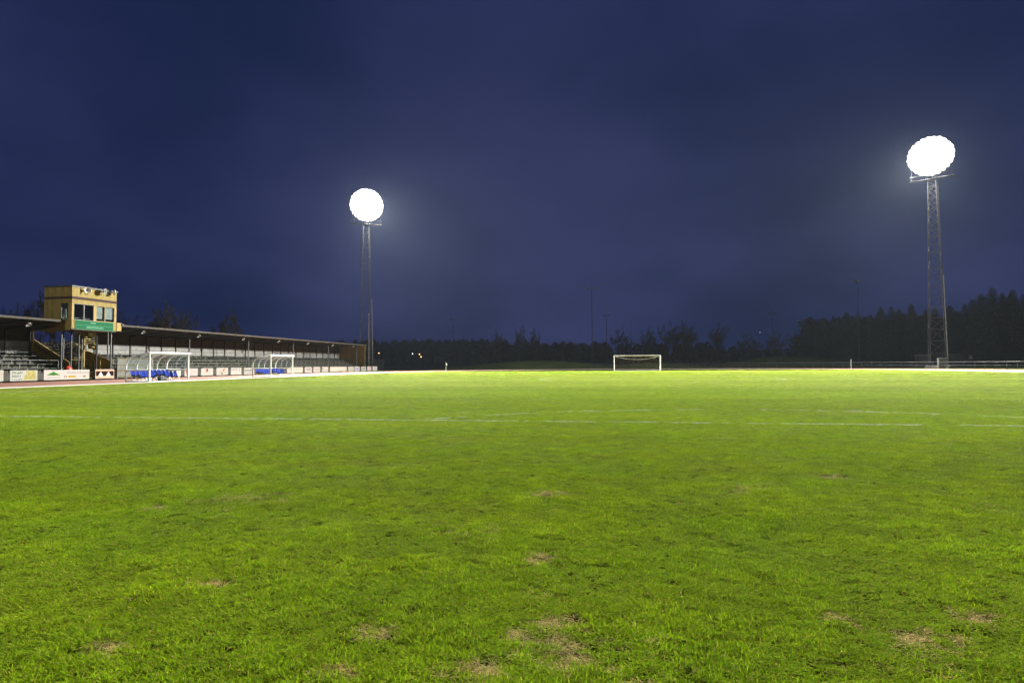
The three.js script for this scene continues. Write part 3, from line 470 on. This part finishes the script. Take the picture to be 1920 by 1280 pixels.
// ---------------------------------------------------------------- far goal and corner flags
{
  const t = thing('football_goal', 'white football goal with sagging net at the far end', 'goal', [CX + 0.05, 0, -101.1]);
  const W = 3.66, H = 2.44, R = 0.06;
  for (const s of [-1, 1]) { mesh('post', cyl(V(s * (W + R), 0, 0), V(s * (W + R), H + 2 * R, 0), R, R, 14), M.white, t); mesh('net_support', tube([V(s * (W + R), H, -0.05), V(s * (W + R), H - 0.05, -0.9), V(s * (W + R), 1.2, -1.7), V(s * (W + R), 0.03, -2)], 0.028, 20, 8), M.white, t); }
  mesh('crossbar', cyl(V(-W - R, H + R, 0), V(W + R, H + R, 0), R, R, 14), M.white, t);
  mesh('ground_bar', cyl(V(-W - R, 0.03, -2), V(W + R, 0.03, -2), 0.028), M.white, t);
  const cord = mat(0.2, 0.14, 0.06, 0.9, null), g = [], prof = (v, u) => { const sag = 0.3 * (1 - u * u); return v < 0.32 ? V(0, H - 0.02 - sag * Math.sin(v / 0.32 * Math.PI / 2) * 0.55, -v / 0.32 * 0.9) : V(0, lerp(H - 0.05 - sag * 0.55, 0.04, (v - 0.32) / 0.68), -0.9 - 1.1 * (v - 0.32) / 0.68); };
  const P = (i, j) => { const u = i / 30 * 2 - 1, p = prof(j / 14, u); p.x = u * (W + 0.02); return p; };
  for (let i = 0; i <= 30; i++) for (let j = 0; j < 14; j++) g.push(bar(P(i, j), P(i, j + 1), 0.008));
  for (let j = 1; j <= 14; j++) for (let i = 0; i < 30; i++) g.push(bar(P(i, j), P(i + 1, j), 0.008));
  mesh('net', g, cord, t).userData.kind = 'stuff';
  const rope = []; for (let i = 0; i <= 20; i++) { const u = i / 10 - 1; rope.push(V(u * W, H - 0.06 - 0.5 * (1 - u * u), -0.5)); }
  mesh('net_rope', tube(rope, 0.022, 40, 6), M.white, t);
  const flag = (label, x, wave) => {
    const f = thing('corner_flag', label, 'corner flag', [x, 0, -101.1], wave, 'corner flags at the far goal line');
    mesh('pole', cyl(V(0, 0, 0), V(0, 1.55, 0), 0.028, 0.026), M.white, f);
    const s = new THREE.PlaneGeometry(0.34, 0.3, 8, 4), p = s.attributes.position; for (let i = 0; i < p.count; i++) { const u = p.getX(i) / 0.34 + 0.5; p.setXYZ(i, 0.02 + u * 0.12 * (1 + wave), p.getY(i) + 1.4 - u * u * 0.22, Math.sin(u * 5) * 0.05); } s.computeVertexNormals(); mesh('flag', s, M.white, f); mesh('tip', new THREE.SphereGeometry(0.045, 10, 8).translate(0, 1.57, 0), M.white, f);
  };
  flag('thin corner flag at the grandstand side of the far goal line', -29.5, 0.2); flag('corner flag with a hanging white flag on the pylon side', 35.5, 0.6);
}
// ---------------------------------------------------------------- far rail, pylon enclosure, masts, small lamps
{
  const t = thing('rail_fence', 'low grey tubular rail fence behind the far bend of the track', 'fence', [CX, 0, ZF]);
  const R = 55.5, a0 = 100, a1 = -14, n = 58, at = (k, y) => { const a = lerp(a0, a1, k / n) * D2R; return V(Math.cos(a) * R, y, -Math.sin(a) * R); };
  for (let k = 0; k <= n; k++) mesh('post', cyl(at(k, -0.05), at(k, 1.1), 0.04, 0.04, 8), M.railSteel ??= mat(0.035, 0.036, 0.035, 0.65, tn1, { metalness: 0.4 }), t);
  for (let k = 0; k < n; k++) { mesh('top_rail', cyl(at(k, 1.1), at(k + 1, 1.1), 0.045, 0.045, 8), M.railSteel, t); mesh('mid_rail', cyl(at(k, 0.55), at(k + 1, 0.55), 0.03, 0.03, 8), M.railSteel, t); }
}
function enclosure(label, cx, cz, s) {
  const t = thing('mesh_enclosure', label, 'fence', [cx, 0, cz], 0, 'wire fences round the pylon feet'), c = [[-s, -s], [s, -s], [s, s], [-s, s]];
  for (let k = 0; k < 4; k++) {
    const a = c[k], b = c[(k + 1) % 4]; mesh('post', cyl(V(a[0], -0.05, a[1]), V(a[0], 2.5, a[1]), 0.045, 0.045, 8), M.railSteel, t);
    const g = [bar(V(a[0], 2.45, a[1]), V(b[0], 2.45, b[1]), 0.05)]; for (let i = 1; i < 28; i++) { const x = lerp(a[0], b[0], i / 28), z = lerp(a[1], b[1], i / 28); g.push(bar(V(x, 0.05, z), V(x, 2.42, z), 0.012)); } for (let y = 0.2; y < 2.4; y += 0.2) g.push(bar(V(a[0], y, a[1]), V(b[0], y, b[1]), 0.012));
    mesh('mesh_panel', g, M.railSteel, t);
  }
}
enclosure('wire mesh enclosure round the foot of the pylon by the spruces', 57.9, -122.4, 2.7);
enclosure('wire mesh enclosure round the pylon foot by the grandstand end', -54.6, -125.4, 2.7);
{
  const t = thing('switch_cabinet', 'grey electrical cabinet at the foot of the right-hand pylon', 'cabinet', [57.6, 0, -120.6]);
  mesh('body', rbox(1.5, 1.75, 0.6, 0, 0.95, 0, 0.03), M.lampGrey, t); for (const s of [-1, 1]) mesh('door', box(0.68, 1.55, 0.03, s * 0.36, 0.97, 0.31), M.lampGrey, t); mesh('plinth', box(1.4, 0.14, 0.5, 0, 0.05, 0), M.concrete, t);
}
{
  const t = thing('flagpole', 'slim pale pole in front of the pylon at the grandstand end', 'pole', [-53.2, 0, -123.0]);
  mesh('shaft', cyl(V(0, 0, 0), V(0, 12.2, 0), 0.09, 0.05, 10), M.panel, t); mesh('ball', new THREE.SphereGeometry(0.14, 12, 8).translate(0, 12.3, 0), M.panel, t); mesh('base', rbox(0.5, 0.3, 0.5, 0, 0.1, 0, 0.04), M.concrete, t);
}
function mast(label, x, z, h, kind) {
  const t = thing('light_mast', label, 'light mast', [x, 0, z], kind * 0.6, 'unlit light masts beyond the pitch');
  mesh('pole', cyl(V(0, 0, 0), V(0, h, 0), 0.15, 0.08, 10), M.mastGrey ??= mat(0.014, 0.015, 0.016, 0.7), t); mesh('crossarm', box(2.6, 0.1, 0.1, 0, h - 0.05, 0), M.mastGrey, t);
  for (const s of [-1, 1]) { const f = mesh('floodlight', [rbox(0.95, 0.5, 0.28, 0, 0, 0, 0.06)], M.woodGrey, t); f.position.set(s * 1.0, h + 0.2, 0.12); f.rotation.set(-0.5, 0, s * 0.3); }
}
mast('unlit light mast with a spread pair of lamps, above and left of the goal', -7.2, -171.5, 22.4, 0);
mast('unlit light mast before the spruces, left of the right-hand pylon', 61.5, -169.4, 22.1, 1);
mast('distant unlit light mast just left of the goal', -4.9, -264.3, 21.9, 0.3);
mast('distant unlit light mast left of the spruce edge', 66, -276.9, 22.4, 0.4);
mast('most distant unlit light mast, right of the grandstand end', -75.6, -271.2, 22, 0.2);
{
  const lampPost = (label, x, z, h, r, g, b, power) => {
    const t = thing('street_lamp', label, 'street lamp', [x, 0, z], 0, 'small lit lamps far behind the pitch');
    mesh('pole', cyl(V(0, 0, 0), V(0, h, 0), 0.08, 0.05, 8), M.greyPost, t); mesh('arm', bar(V(0, h, 0), V(0, h + 0.05, 0.8), 0.06), M.greyPost, t);
    mesh('hood', rbox(0.5, 0.14, 0.5, 0, h + 0.3, 0.8, 0.05), M.greyPost, t);
    const e = new THREE.MeshStandardMaterial({ color: 0xffffff, emissive: new THREE.Color().setRGB(r, g, b), emissiveIntensity: power });
    mesh('lamp', new THREE.SphereGeometry(0.24, 12, 8).translate(0, h, 0.8), e, t);
    const L = new THREE.PointLight(new THREE.Color().setRGB(r, g, b), 6); L.position.set(0, h - 0.02, 0.8); L.castShadow = true; L.shadow.radius = 11; L.name = 'street_lamp_light'; t.add(L);
  };
  lampPost('small orange lamp in the dark right of the grandstand end', -164.2, -397.8, 9.7, 1, 0.42, 0.14, 9); lampPost('small white lamp, left of the orange pair', -144.5, -411.5, 9.3, 1, 0.9, 0.75, 9);
  lampPost('upper of the two close orange lamps in the dark wood', -129.9, -383.6, 8.4, 1, 0.5, 0.16, 9); lampPost('lower of the two close orange lamps in the dark wood', -122.4, -364.6, 6.4, 1, 0.55, 0.2, 9);
  lampPost('pale lamp among the bare trees right of the goal', 49.5, -313.6, 16.7, 0.8, 0.85, 1, 1.0); lampPost('faint pale lamp left of the spruce wood', 76.6, -348.8, 17.8, 0.8, 0.85, 1, 0.5);
  const s = thing('small_sign', 'small pale sign on a post right of the right-hand pylon', 'sign', [73.8, 0, -143.1]);
  mesh('post', cyl(V(0, 0, 0), V(0, 2.3, 0), 0.04), M.greyPost, s); mesh('plate', rbox(0.6, 0.7, 0.04, 0, 2.0, 0.05, 0.015), M.panel, s);
}
console.log('built');
// ---------------------------------------------------------------- trees
function mergeFlat(pos) { const g = new THREE.BufferGeometry(); g.setAttribute('position', new THREE.Float32BufferAttribute(pos, 3)); g.computeVertexNormals(); g.setAttribute('uv', new THREE.Float32BufferAttribute(new Float32Array(pos.length / 3 * 2), 2)); return g; }
function bareTree(H, spread, up) {          // unit tree about H metres tall: woody limbs and a haze of fine twigs
  const limbs = [], tw = [];
  const twig = (p, d, L, w) => { const e = p.clone().addScaledVector(d, L), s = V(rr(-1, 1), rr(-1, 1), rr(-1, 1)).cross(d).normalize().multiplyScalar(w); tw.push(p.x - s.x, p.y - s.y, p.z - s.z, p.x + s.x, p.y + s.y, p.z + s.z, e.x, e.y, e.z); };
  const grow = (p, d, L, r, k) => {
    const mid = p.clone().addScaledVector(d, L * 0.5).add(V(rr(-1, 1), 0, rr(-1, 1)).multiplyScalar(L * 0.05)), e = mid.clone().addScaledVector(d.clone().add(V(0, 0.06, 0)).normalize(), L * 0.5);
    const sg = k < 2 ? 7 : k < 4 ? 5 : 3; limbs.push(cyl(p, mid, r, r * 0.82, sg, true), cyl(mid, e, r * 0.82, r * 0.64, sg, true));
    if (k >= 5) { for (let i = 0; i < 15; i++) { const q = p.clone().lerp(e, rnd()), dd = d.clone().add(V(rr(-1, 1), rr(-0.7, 0.9), rr(-1, 1)).multiplyScalar(0.9)).normalize(); twig(q, dd, rr(0.4, 0.95) * H / 14, 0.027 * H / 14); if (rnd() < 0.7) twig(q.clone().addScaledVector(dd, 0.3), dd.clone().add(V(rr(-1, 1), rr(-1, 1), rr(-1, 1)).multiplyScalar(0.6)).normalize(), rr(0.3, 0.7), 0.022); } return; }
    const n = k === 0 ? 4 : k < 3 ? 3 : rnd() < 0.5 ? 3 : 2;
    for (let i = 0; i < n; i++) {
      const az = rnd() * 6.283, a = (i === 0 ? rr(0.05, 0.25) : rr(0.4, 0.85)) * spread, t = V(Math.cos(az), 0, Math.sin(az)), dd = d.clone().multiplyScalar(Math.cos(a)).addScaledVector(t, Math.sin(a)).add(V(0, up, 0)).normalize();
      grow(i === 0 ? e : mid.clone().lerp(e, rnd()), dd, L * (i === 0 ? rr(0.78, 0.9) : rr(0.62, 0.82)), r * (i === 0 ? 0.62 : 0.48), k + 1);
    }
  };
  grow(V(0, -0.1, 0), V(0, 1, 0), H * 0.24, H * 0.016, 0);
  return [mergeGeometries(limbs.map((g) => g.toNonIndexed())), mergeFlat(tw)];
}
function spruceCrown(H, R, whorl, per, spr) {
  const pos = [], tri = (a, b, c) => pos.push(a.x, a.y, a.z, b.x, b.y, b.z, c.x, c.y, c.z);
  for (let y = H * 0.06; y < H * 0.99; y += whorl * rr(0.8, 1.2)) {
    const f = 1 - y / H, L0 = R * (Math.pow(f, 0.62) * 0.95 + 0.02), off = rnd() * 6.28;
    for (let b = 0; b < per; b++) {
      const az = off + b / per * 6.283 + rr(-0.25, 0.25), L = L0 * rr(0.65, 1.15), dir = V(Math.cos(az), 0, Math.sin(az)), sd = V(-dir.z, 0, dir.x), n = Math.max(2, Math.round(L / spr));
      const at = (t) => V(dir.x * L * t, y + L * (0.1 * t - 0.42 * t * t + (t > 0.8 ? (t - 0.8) * 0.5 : 0)), dir.z * L * t);
      for (let i = 0; i < n; i++) { const t = (i + 0.3) / n, p = at(t), e = at(Math.min(1.05, t + 1.3 / n)), w = spr * rr(0.45, 0.9) * (1.15 - t * 0.6); for (const s of [-1, 1]) tri(p, e, p.clone().lerp(e, 0.75).addScaledVector(sd, s * w).add(V(0, -rr(0.05, 0.4) * w - 0.04, 0))); tri(p, e, p.clone().lerp(e, 0.5).add(V(0, -w * rr(0.4, 0.8), 0)).addScaledVector(sd, rr(-0.3, 0.3) * w)); }
    }
  }
  return mergeFlat(pos);
}
M.needle = mat(0.014, 0.021, 0.008, 0.9, null); M.needle2 = mat(0.018, 0.024, 0.009, 0.9, null); M.twig = mat(0.024, 0.018, 0.016, 0.95, null);
{
  const src = [0, 1, 2].map((k) => { const H = 20, t = new THREE.Group(); t.name = 'spruce_tree'; mesh('trunk', cyl(V(0, -0.2, 0), V(0, H * 0.97, 0), 0.26, 0.02, 8), M.bark, t); mesh('crown', spruceCrown(H, [4.0, 4.8, 3.6][k], 0.36, 13, 0.6), k % 2 ? M.needle2 : M.needle, t); return t; });
  const list = [[67.1, -230.3, 15.7], [66.2, -220, 15.9], [71.1, -225.9, 17.3], [70.6, -215.7, 16.9], [73.1, -211, 17.7], [78.8, -217.1, 18.3], [84.9, -223.3, 17.6], [82, -207.5, 18.9], [87.6, -213.6, 19.7], [92.4, -219.5, 19.1], [91.6, -209.2, 19.8], [98.6, -215.5, 18.7], [104.6, -221.7, 18.4], [103.5, -211.3, 19.2], [111.6, -222.9, 18.4], [99, -190.2, 19.1], [98.5, -185, 20], [98.4, -179.9, 21.3], [104.3, -186.1, 20.4], [102.6, -178.7, 20.3], [106.7, -181.4, 19.4], [113.6, -187.7, 19.6], [121.5, -194.2, 20.9],
    [69, -234, 15], [76, -228, 16.5], [80, -212, 16], [86, -207, 17], [95, -206, 17], [108, -214, 17.5], [96, -196, 16.5], [94, -200, 17.5], [110, -194, 20], [117, -203, 20], [101, -198, 18.5], [118, -186, 20.5], [109, -176, 19.5], [115, -178, 20.5], [122, -184, 21]];
  list.forEach(([x, z, h], i) => {
    const right = x > 94 && z > -201, o = copy(src[i % 3], right ? 'tall dark spruce in the nearer clump at the right edge' : 'dark spruce in the farther wood behind the right-hand pylon', [x, 0, z], rnd() * 6.28, V(h / 20 * rr(0.95, 1.45), h / 20, h / 20 * rr(0.95, 1.45)));
    tag(o, null, 'tree', right ? 'tall spruces at the right edge' : 'spruces behind the right-hand pylon');
  });
}
{
  const src = [[14, 1.0, 0.1], [14, 0.78, 0.2], [14, 0.9, 0.12]].map(([H, sp, up], k) => { const t = new THREE.Group(); t.name = 'bare_tree'; const [a, b] = bareTree(H, sp, up); a.computeBoundingBox(); t.userData.h = a.boundingBox.max.y; mesh('trunk', a, k === 1 ? M.birch : M.bark, t); mesh('crown', b, M.twig, t); return t; });
  const put = (label, x, z, h, k, group, wide = 1) => { const s = h / (src[k].userData.h + 0.4), o = copy(src[k], label, [x, 0, z], rnd() * 6.28, V(s * wide, s, s * wide)); delete o.userData.h; tag(o, null, 'tree', group); };
  const A = 'bare trees behind the grandstand', B = 'bare trees rising from the far wood';
  put('bare tree behind the grandstand at the left edge', -129.7, -109.2, 16, 0, A, 0.9); put('bare tree just left of the commentary box', -118.2, -106.2, 17.5, 1, A, 0.8); put('low bare tree just right of the commentary box', -105.1, -113.6, 14, 2, A);
  put('left tree of the bare clump above the stand roof', -89.9, -106.1, 13.6, 0, A); put('tallest tree of the bare clump above the stand roof', -86.4, -104.7, 14.4, 1, A, 1.2); put('right tree of the bare clump above the stand roof', -86.6, -108.7, 13.3, 2, A); put('lone bare tree above the stand roof before the far shelter', -81.9, -117.7, 14, 1, A);
  for (const [x, z, h, k, w] of [[-49.6, -245.3, 16.5, 1, 'leftmost'], [-40.4, -252, 18.5, 1, 'middle'], [-34.8, -253, 17.6, 1, 'rightmost']]) put(w + ' of three thin bare trees above the wood between left pylon and goal', x, z, h, k, B, 0.55);
  for (const [x, z, h, k, label] of [[1.1, -244.1, 17, 0, 'bare tree rising from the wood directly above the left goal post'], [12.1, -256.2, 17, 1, 'bare tree rising from the wood above the right goal post'], [18.1, -236.9, 18.3, 2, 'bare tree just right of the goal, first of a close row'], [25.3, -240.2, 18.2, 1, 'bare tree in the middle of the close row right of the goal'], [28.3, -248.9, 18.3, 0, 'bare tree ending the close row right of the goal'], [40, -245.9, 18.3, 2, 'lone bare tree by the pale lamp right of the goal']]) put(label, x, z, h, k, B, 0.85);
  put('rounded bare tree nearer the goal, left of the spruce wood', 51.3, -252.9, 14.3, 0, B); put('rounded bare tree nearest the spruce wood', 61.9, -249.7, 14.6, 2, B);
}
{ // far wood: one dark mass of trees
  const low = [spruceCrown(10, 2.0, 0.8, 7, 0.9), spruceCrown(10, 2.6, 0.75, 7, 1.0)];
  { const pos = []; for (let i = 0; i < 420; i++) { const a = rnd() * 6.283, y = rr(-1, 1), q = Math.sqrt(1 - y * y) * rr(0.45, 1) * (0.8 + 0.5 * perlin.noise(a, y * 2, 3)), c = V(Math.cos(a) * q * 2.6, 5.6 + y * 4.2, Math.sin(a) * q * 2.6); for (let k = 0; k < 3; k++) pos.push(c.x + rr(-0.6, 0.6), c.y + rr(-0.6, 0.6), c.z + rr(-0.6, 0.6)); } for (let k = 0; k < 3; k++) { const a = k * 2.09; pos.push(Math.cos(a) * 0.16, 0, Math.sin(a) * 0.16, Math.cos(a + 2.09) * 0.16, 0, Math.sin(a + 2.09) * 0.16, 0, 8, 0); } low.push(mergeFlat(pos)); }
  const sets = [[], [], []], m4 = new THREE.Matrix4(), add = (x, z, h, y = 0) => { const s = h / 10 * rr(0.85, 1.2); sets[rnd() < 0.25 ? 0 : rnd() < 0.45 ? 1 : 2].push(m4.compose(V(x, y - 0.3, z), new THREE.Quaternion().setFromAxisAngle(UPV, rnd() * 6.28), V(s, h / 10, s)).toArray()); };
  const anchors = [[-190, -540, 22.5], [-135, -484, 20.5], [-79, -342, 14.2], [-14, -282, 11.3], [32, -270, 11], [77, -278, 7], [120, -300, 8]];
  for (let i = 0; i < anchors.length - 1; i++) { const [x0, z0, h0] = anchors[i], [x1, z1, h1] = anchors[i + 1], L = Math.hypot(x1 - x0, z1 - z0), n = Math.round(L / 1.1) * 2; for (let k = 0; k < n; k++) { const t = rnd(), back = 1 + rr(0, 0.22), x = lerp(x0, x1, t) * back, z = lerp(z0, z1, t) * back; add(x, z, lerp(h0, h1, t) * back * rr(0.72, 1.05)); } }
  for (let k = 0; k < 1500; k++) { const x = rr(-760, -100), z = rr(-790, -600); add(x, z, rr(9, 13.5), Math.max(0, hillH(x, z) - 0.6)); }
  for (let k = 0; k < 420; k++) { const x = rr(66, 150), z = -226 - rr(0, 26) + Math.max(0, x - 108) * 0.9; add(x, z, rr(12.5, 18.5) * (x < 72 ? 0.8 : 1)); }
  for (let k = 0; k < 520; k++) { const z = rr(-105, -45), x = -76 - rr(0, 16); add(x, z, rr(3.6, 5.6)); }
  sets.forEach((l, i) => { const im = shade(new THREE.InstancedMesh(low[i], i === 2 ? M.twig : M.needle, l.length)); im.name = numbered('far_wood'); l.forEach((e, k) => im.setMatrixAt(k, m4.fromArray(e))); im.userData.kind = 'stuff'; tag(im, 'dark far-off wood closing the view behind the pitch', 'wood', 'far wood'); scene.add(im); });
}
console.log('trees');
// ---------------------------------------------------------------- turf: grass blades, worn patches, painted lines
const wear = [[-0.31, -2.83, 0.13], [-0.24, -2.56, 0.2], [-0.55, -2.34, 0.16], [-0.44, -2.7, 0.09], [-1.1, -2.59, 0.1], [-2.21, -3.05, 0.11], [1.28, -2.92, 0.17], [1.63, -3.2, 0.12], [-0.65, -5.59, 0.22], [-0.49, -3.75, 0.14], [2.16, -6.85, 0.2], [-3.9, -4.57, 0.12], [-1.1, -2.27, 0.09], [-2.16, -2.29, 0.1], [1.0, -3.1, 0.1], [0.1, -2.3, 0.12]];
function dryness(x, z) {
  let d = sstep(fbm(x * 0.9 + 11, 3.3, z * 0.9 + 5, 4), 0.22, 0.6) * 0.4;
  for (const [a, b, r] of wear) { const q = Math.hypot((x - a) * 0.85, z - b) / (r * 0.56); if (q < 2) d = Math.max(d, sstep(1.5 - q + 4 * fbm(x * 15 + a, 7, z * 15, 3), 0.2, 0.6)); }
  return d;
}
const PEN = -12.6, SPOT = -7.1;
function lineMask(x, z) {
  if (Math.abs(x - CX) < 20.2 && Math.abs(z - PEN) < 0.065) return 1;
  if (z < PEN && Math.abs(Math.hypot(x - CX, z - SPOT) - 9.15) < 0.06) return 1;
  if (Math.abs(Math.abs(x - CX) - 20.15) < 0.065 && z > PEN) return 1;
  if (Math.abs(z + 48.6) < 0.07 && Math.abs(x - CX) < 32.5) return 1;
  if (Math.abs(Math.hypot(x - CX, z + 48.6) - 9.15) < 0.07) return 1;
  if (Math.abs(Math.abs(x - CX) - 32.5) < 0.07) return 1;
  if (Math.abs(x - CX) < 20.2 && Math.abs(z + 84.6) < 0.08) return 1;
  return 0;
}
function tuftGeo(n, dry) {
  const p = [], nn = [], col = [], idx = [];
  for (let i = 0; i < n; i++) {
    const q = Math.sqrt(rnd()) * 1.25, th = rnd() * 6.283, x0 = Math.cos(th) * q, z0 = Math.sin(th) * q;
    const az = rnd() * 6.283, lean = dry ? rr(0.7, 1.4) : rr(0.15, 1.15), h = rr(0.55, 1.1), w = rr(0.036, 0.068), bend = dry ? 0.05 : rr(0.2, 0.9);
    const straw = rnd() < (dry ? 0.8 : 0.11), pale = rr(0.5, 1.4), yel = rnd();
    const c = straw && !dry ? [rr(0.3, 0.45) * pale, rr(0.25, 0.36) * pale, 0.07 * pale] : straw ? [rr(0.6, 0.76) * pale, rr(0.48, 0.6) * pale, rr(0.2, 0.29) * pale] : [lerp(0.17, 0.3, yel) * pale, lerp(0.33, 0.41, yel) * pale, lerp(0.006, 0.013, yel) * pale];
    const base = p.length / 3, dx = Math.cos(az), dz = Math.sin(az), HS = 1.6;       // horizontal units are tuft radii, vertical units blade heights
    for (let k = 0; k < 3; k++) {
      const s = k / 2, a = lean + bend * s * 0.6, hx = Math.sin(a) * s * h * HS, y = Math.cos(a) * s * h + 0.02, ww = k === 2 ? 0.006 : w * (1 - s * 0.35);
      for (const e of k === 2 ? [0] : [-1, 1]) { p.push(x0 + dx * hx - dz * e * ww, y, z0 + dz * hx + dx * e * ww); col.push(...c); }
    }
    idx.push(base, base + 1, base + 2, base + 1, base + 3, base + 2, base + 2, base + 3, base + 4);
  }
  const g = new THREE.BufferGeometry(); g.setAttribute('position', new THREE.Float32BufferAttribute(p, 3)); g.setAttribute('color', new THREE.Float32BufferAttribute(col, 3)); g.setIndex(idx); g.computeVertexNormals(); return g;
}
const bladeMat = new THREE.MeshPhysicalMaterial({ color: 0xffffff, vertexColors: true, roughness: 1, transmission: 0.42, thickness: 0, specularIntensity: 0.03, side: THREE.DoubleSide });
const paintMat = new THREE.MeshStandardMaterial({ color: new THREE.Color().setRGB(0.5, 0.53, 0.36), roughness: 1, side: THREE.DoubleSide });
{
  const NV = 6, sets = Array.from({ length: NV }, () => []), drySets = [[], []], paint = [];
  const m4 = new THREE.Matrix4(), q4 = new THREE.Quaternion(), s3 = V(), p3 = V();
  for (let r = 1.2; r < 104;) {
    const dr = Math.max(0.12, r * 0.02), rho = 0.019 + 0.0021 * r, dens = lerp(1.25, 0.5, sstep(r, 25, 70)) / (rho * rho);
    const a0 = -59 * D2R, a1 = (r < 8 ? 50 : 40) * D2R, n = dens * (a1 - a0) * r * dr;
    for (let i = 0; i < n; i++) {
      const a = lerp(a0, a1, rnd()), q = r + rnd() * dr, x = Math.sin(a) * q, z = -Math.cos(a) * q;
      if (!inOval(x, z, -0.15)) continue;
      const d = q < 30 ? dryness(x, z) : 0.12, ln = lineMask(x, z);
      const hN = 0.75 + 0.7 * fbm(x * 2.4, 0.7, z * 2.4, 3) + 0.35 * fbm(x * 0.5, 5, z * 0.5, 2);
      const h = clamp(hN, 0.55, 1.2) * 0.031 * (1 - 0.3 * d) * rr(0.75, 1.25) / (1 + r / 70), tone = 0.92 + 0.16 * fbm(x * 0.35 + 4, 2.2, z * 0.5, 4) + 0.35 * fbm(x * 4, 8.2, z * 4, 2) + 0.045 * mow(z) + rr(-0.2, 0.2), yel = 0.5 + fbm(x * 0.7 + 40, 1.1, z * 0.9, 3) * 0.6;
      m4.compose(p3.set(x, -0.002, z), q4.setFromAxisAngle(UPV, rnd() * 6.283), s3.set(rho, h, rho));
      const e = m4.toArray();
      if (ln && fbm(x * 0.9 + 2, 6, z * 0.9, 3) + fbm(x * 6, 1, z * 6, 2) * 0.5 > -0.1 && rnd() < 0.5) { paint.push([e]); continue; }
      const c = [tone * lerp(0.82, 1.2, yel), tone * lerp(0.95, 1.05, yel), tone * 0.95];
      (rnd() < d * 1.05 ? drySets[(rnd() * 2) | 0] : sets[(rnd() * NV) | 0]).push([e, c]);
    }
    r += dr;
  }
  const put = (name, geo, mt, list) => {
    const im = shade(new THREE.InstancedMesh(geo, mt, list.length)); im.name = numbered(name); const C = new THREE.Color();
    list.forEach(([e, c], i) => { im.setMatrixAt(i, m4.fromArray(e)); if (c) im.setColorAt(i, C.setRGB(c[0], c[1], c[2])); });
    im.userData.kind = 'stuff'; scene.add(im); return im;
  };
  let total = 0;
  sets.forEach((l, k) => { total += l.length; tag(put('grass', tuftGeo(26, false), bladeMat, l), 'short green turf blades covering the football pitch', 'grass', 'turf of the pitch'); });
  drySets.forEach((l) => { total += l.length; tag(put('dry_grass', tuftGeo(22, true), bladeMat, l), 'straw coloured worn turf lying flat in the pitch', 'grass', 'worn turf'); });
  total += paint.length; tag(put('painted_grass', tuftGeo(26, false), paintMat, paint), 'patchy white chalk lines on the grass blades', 'pitch line');
  console.log('tufts', total);
}
renderer.render(scene, camera);
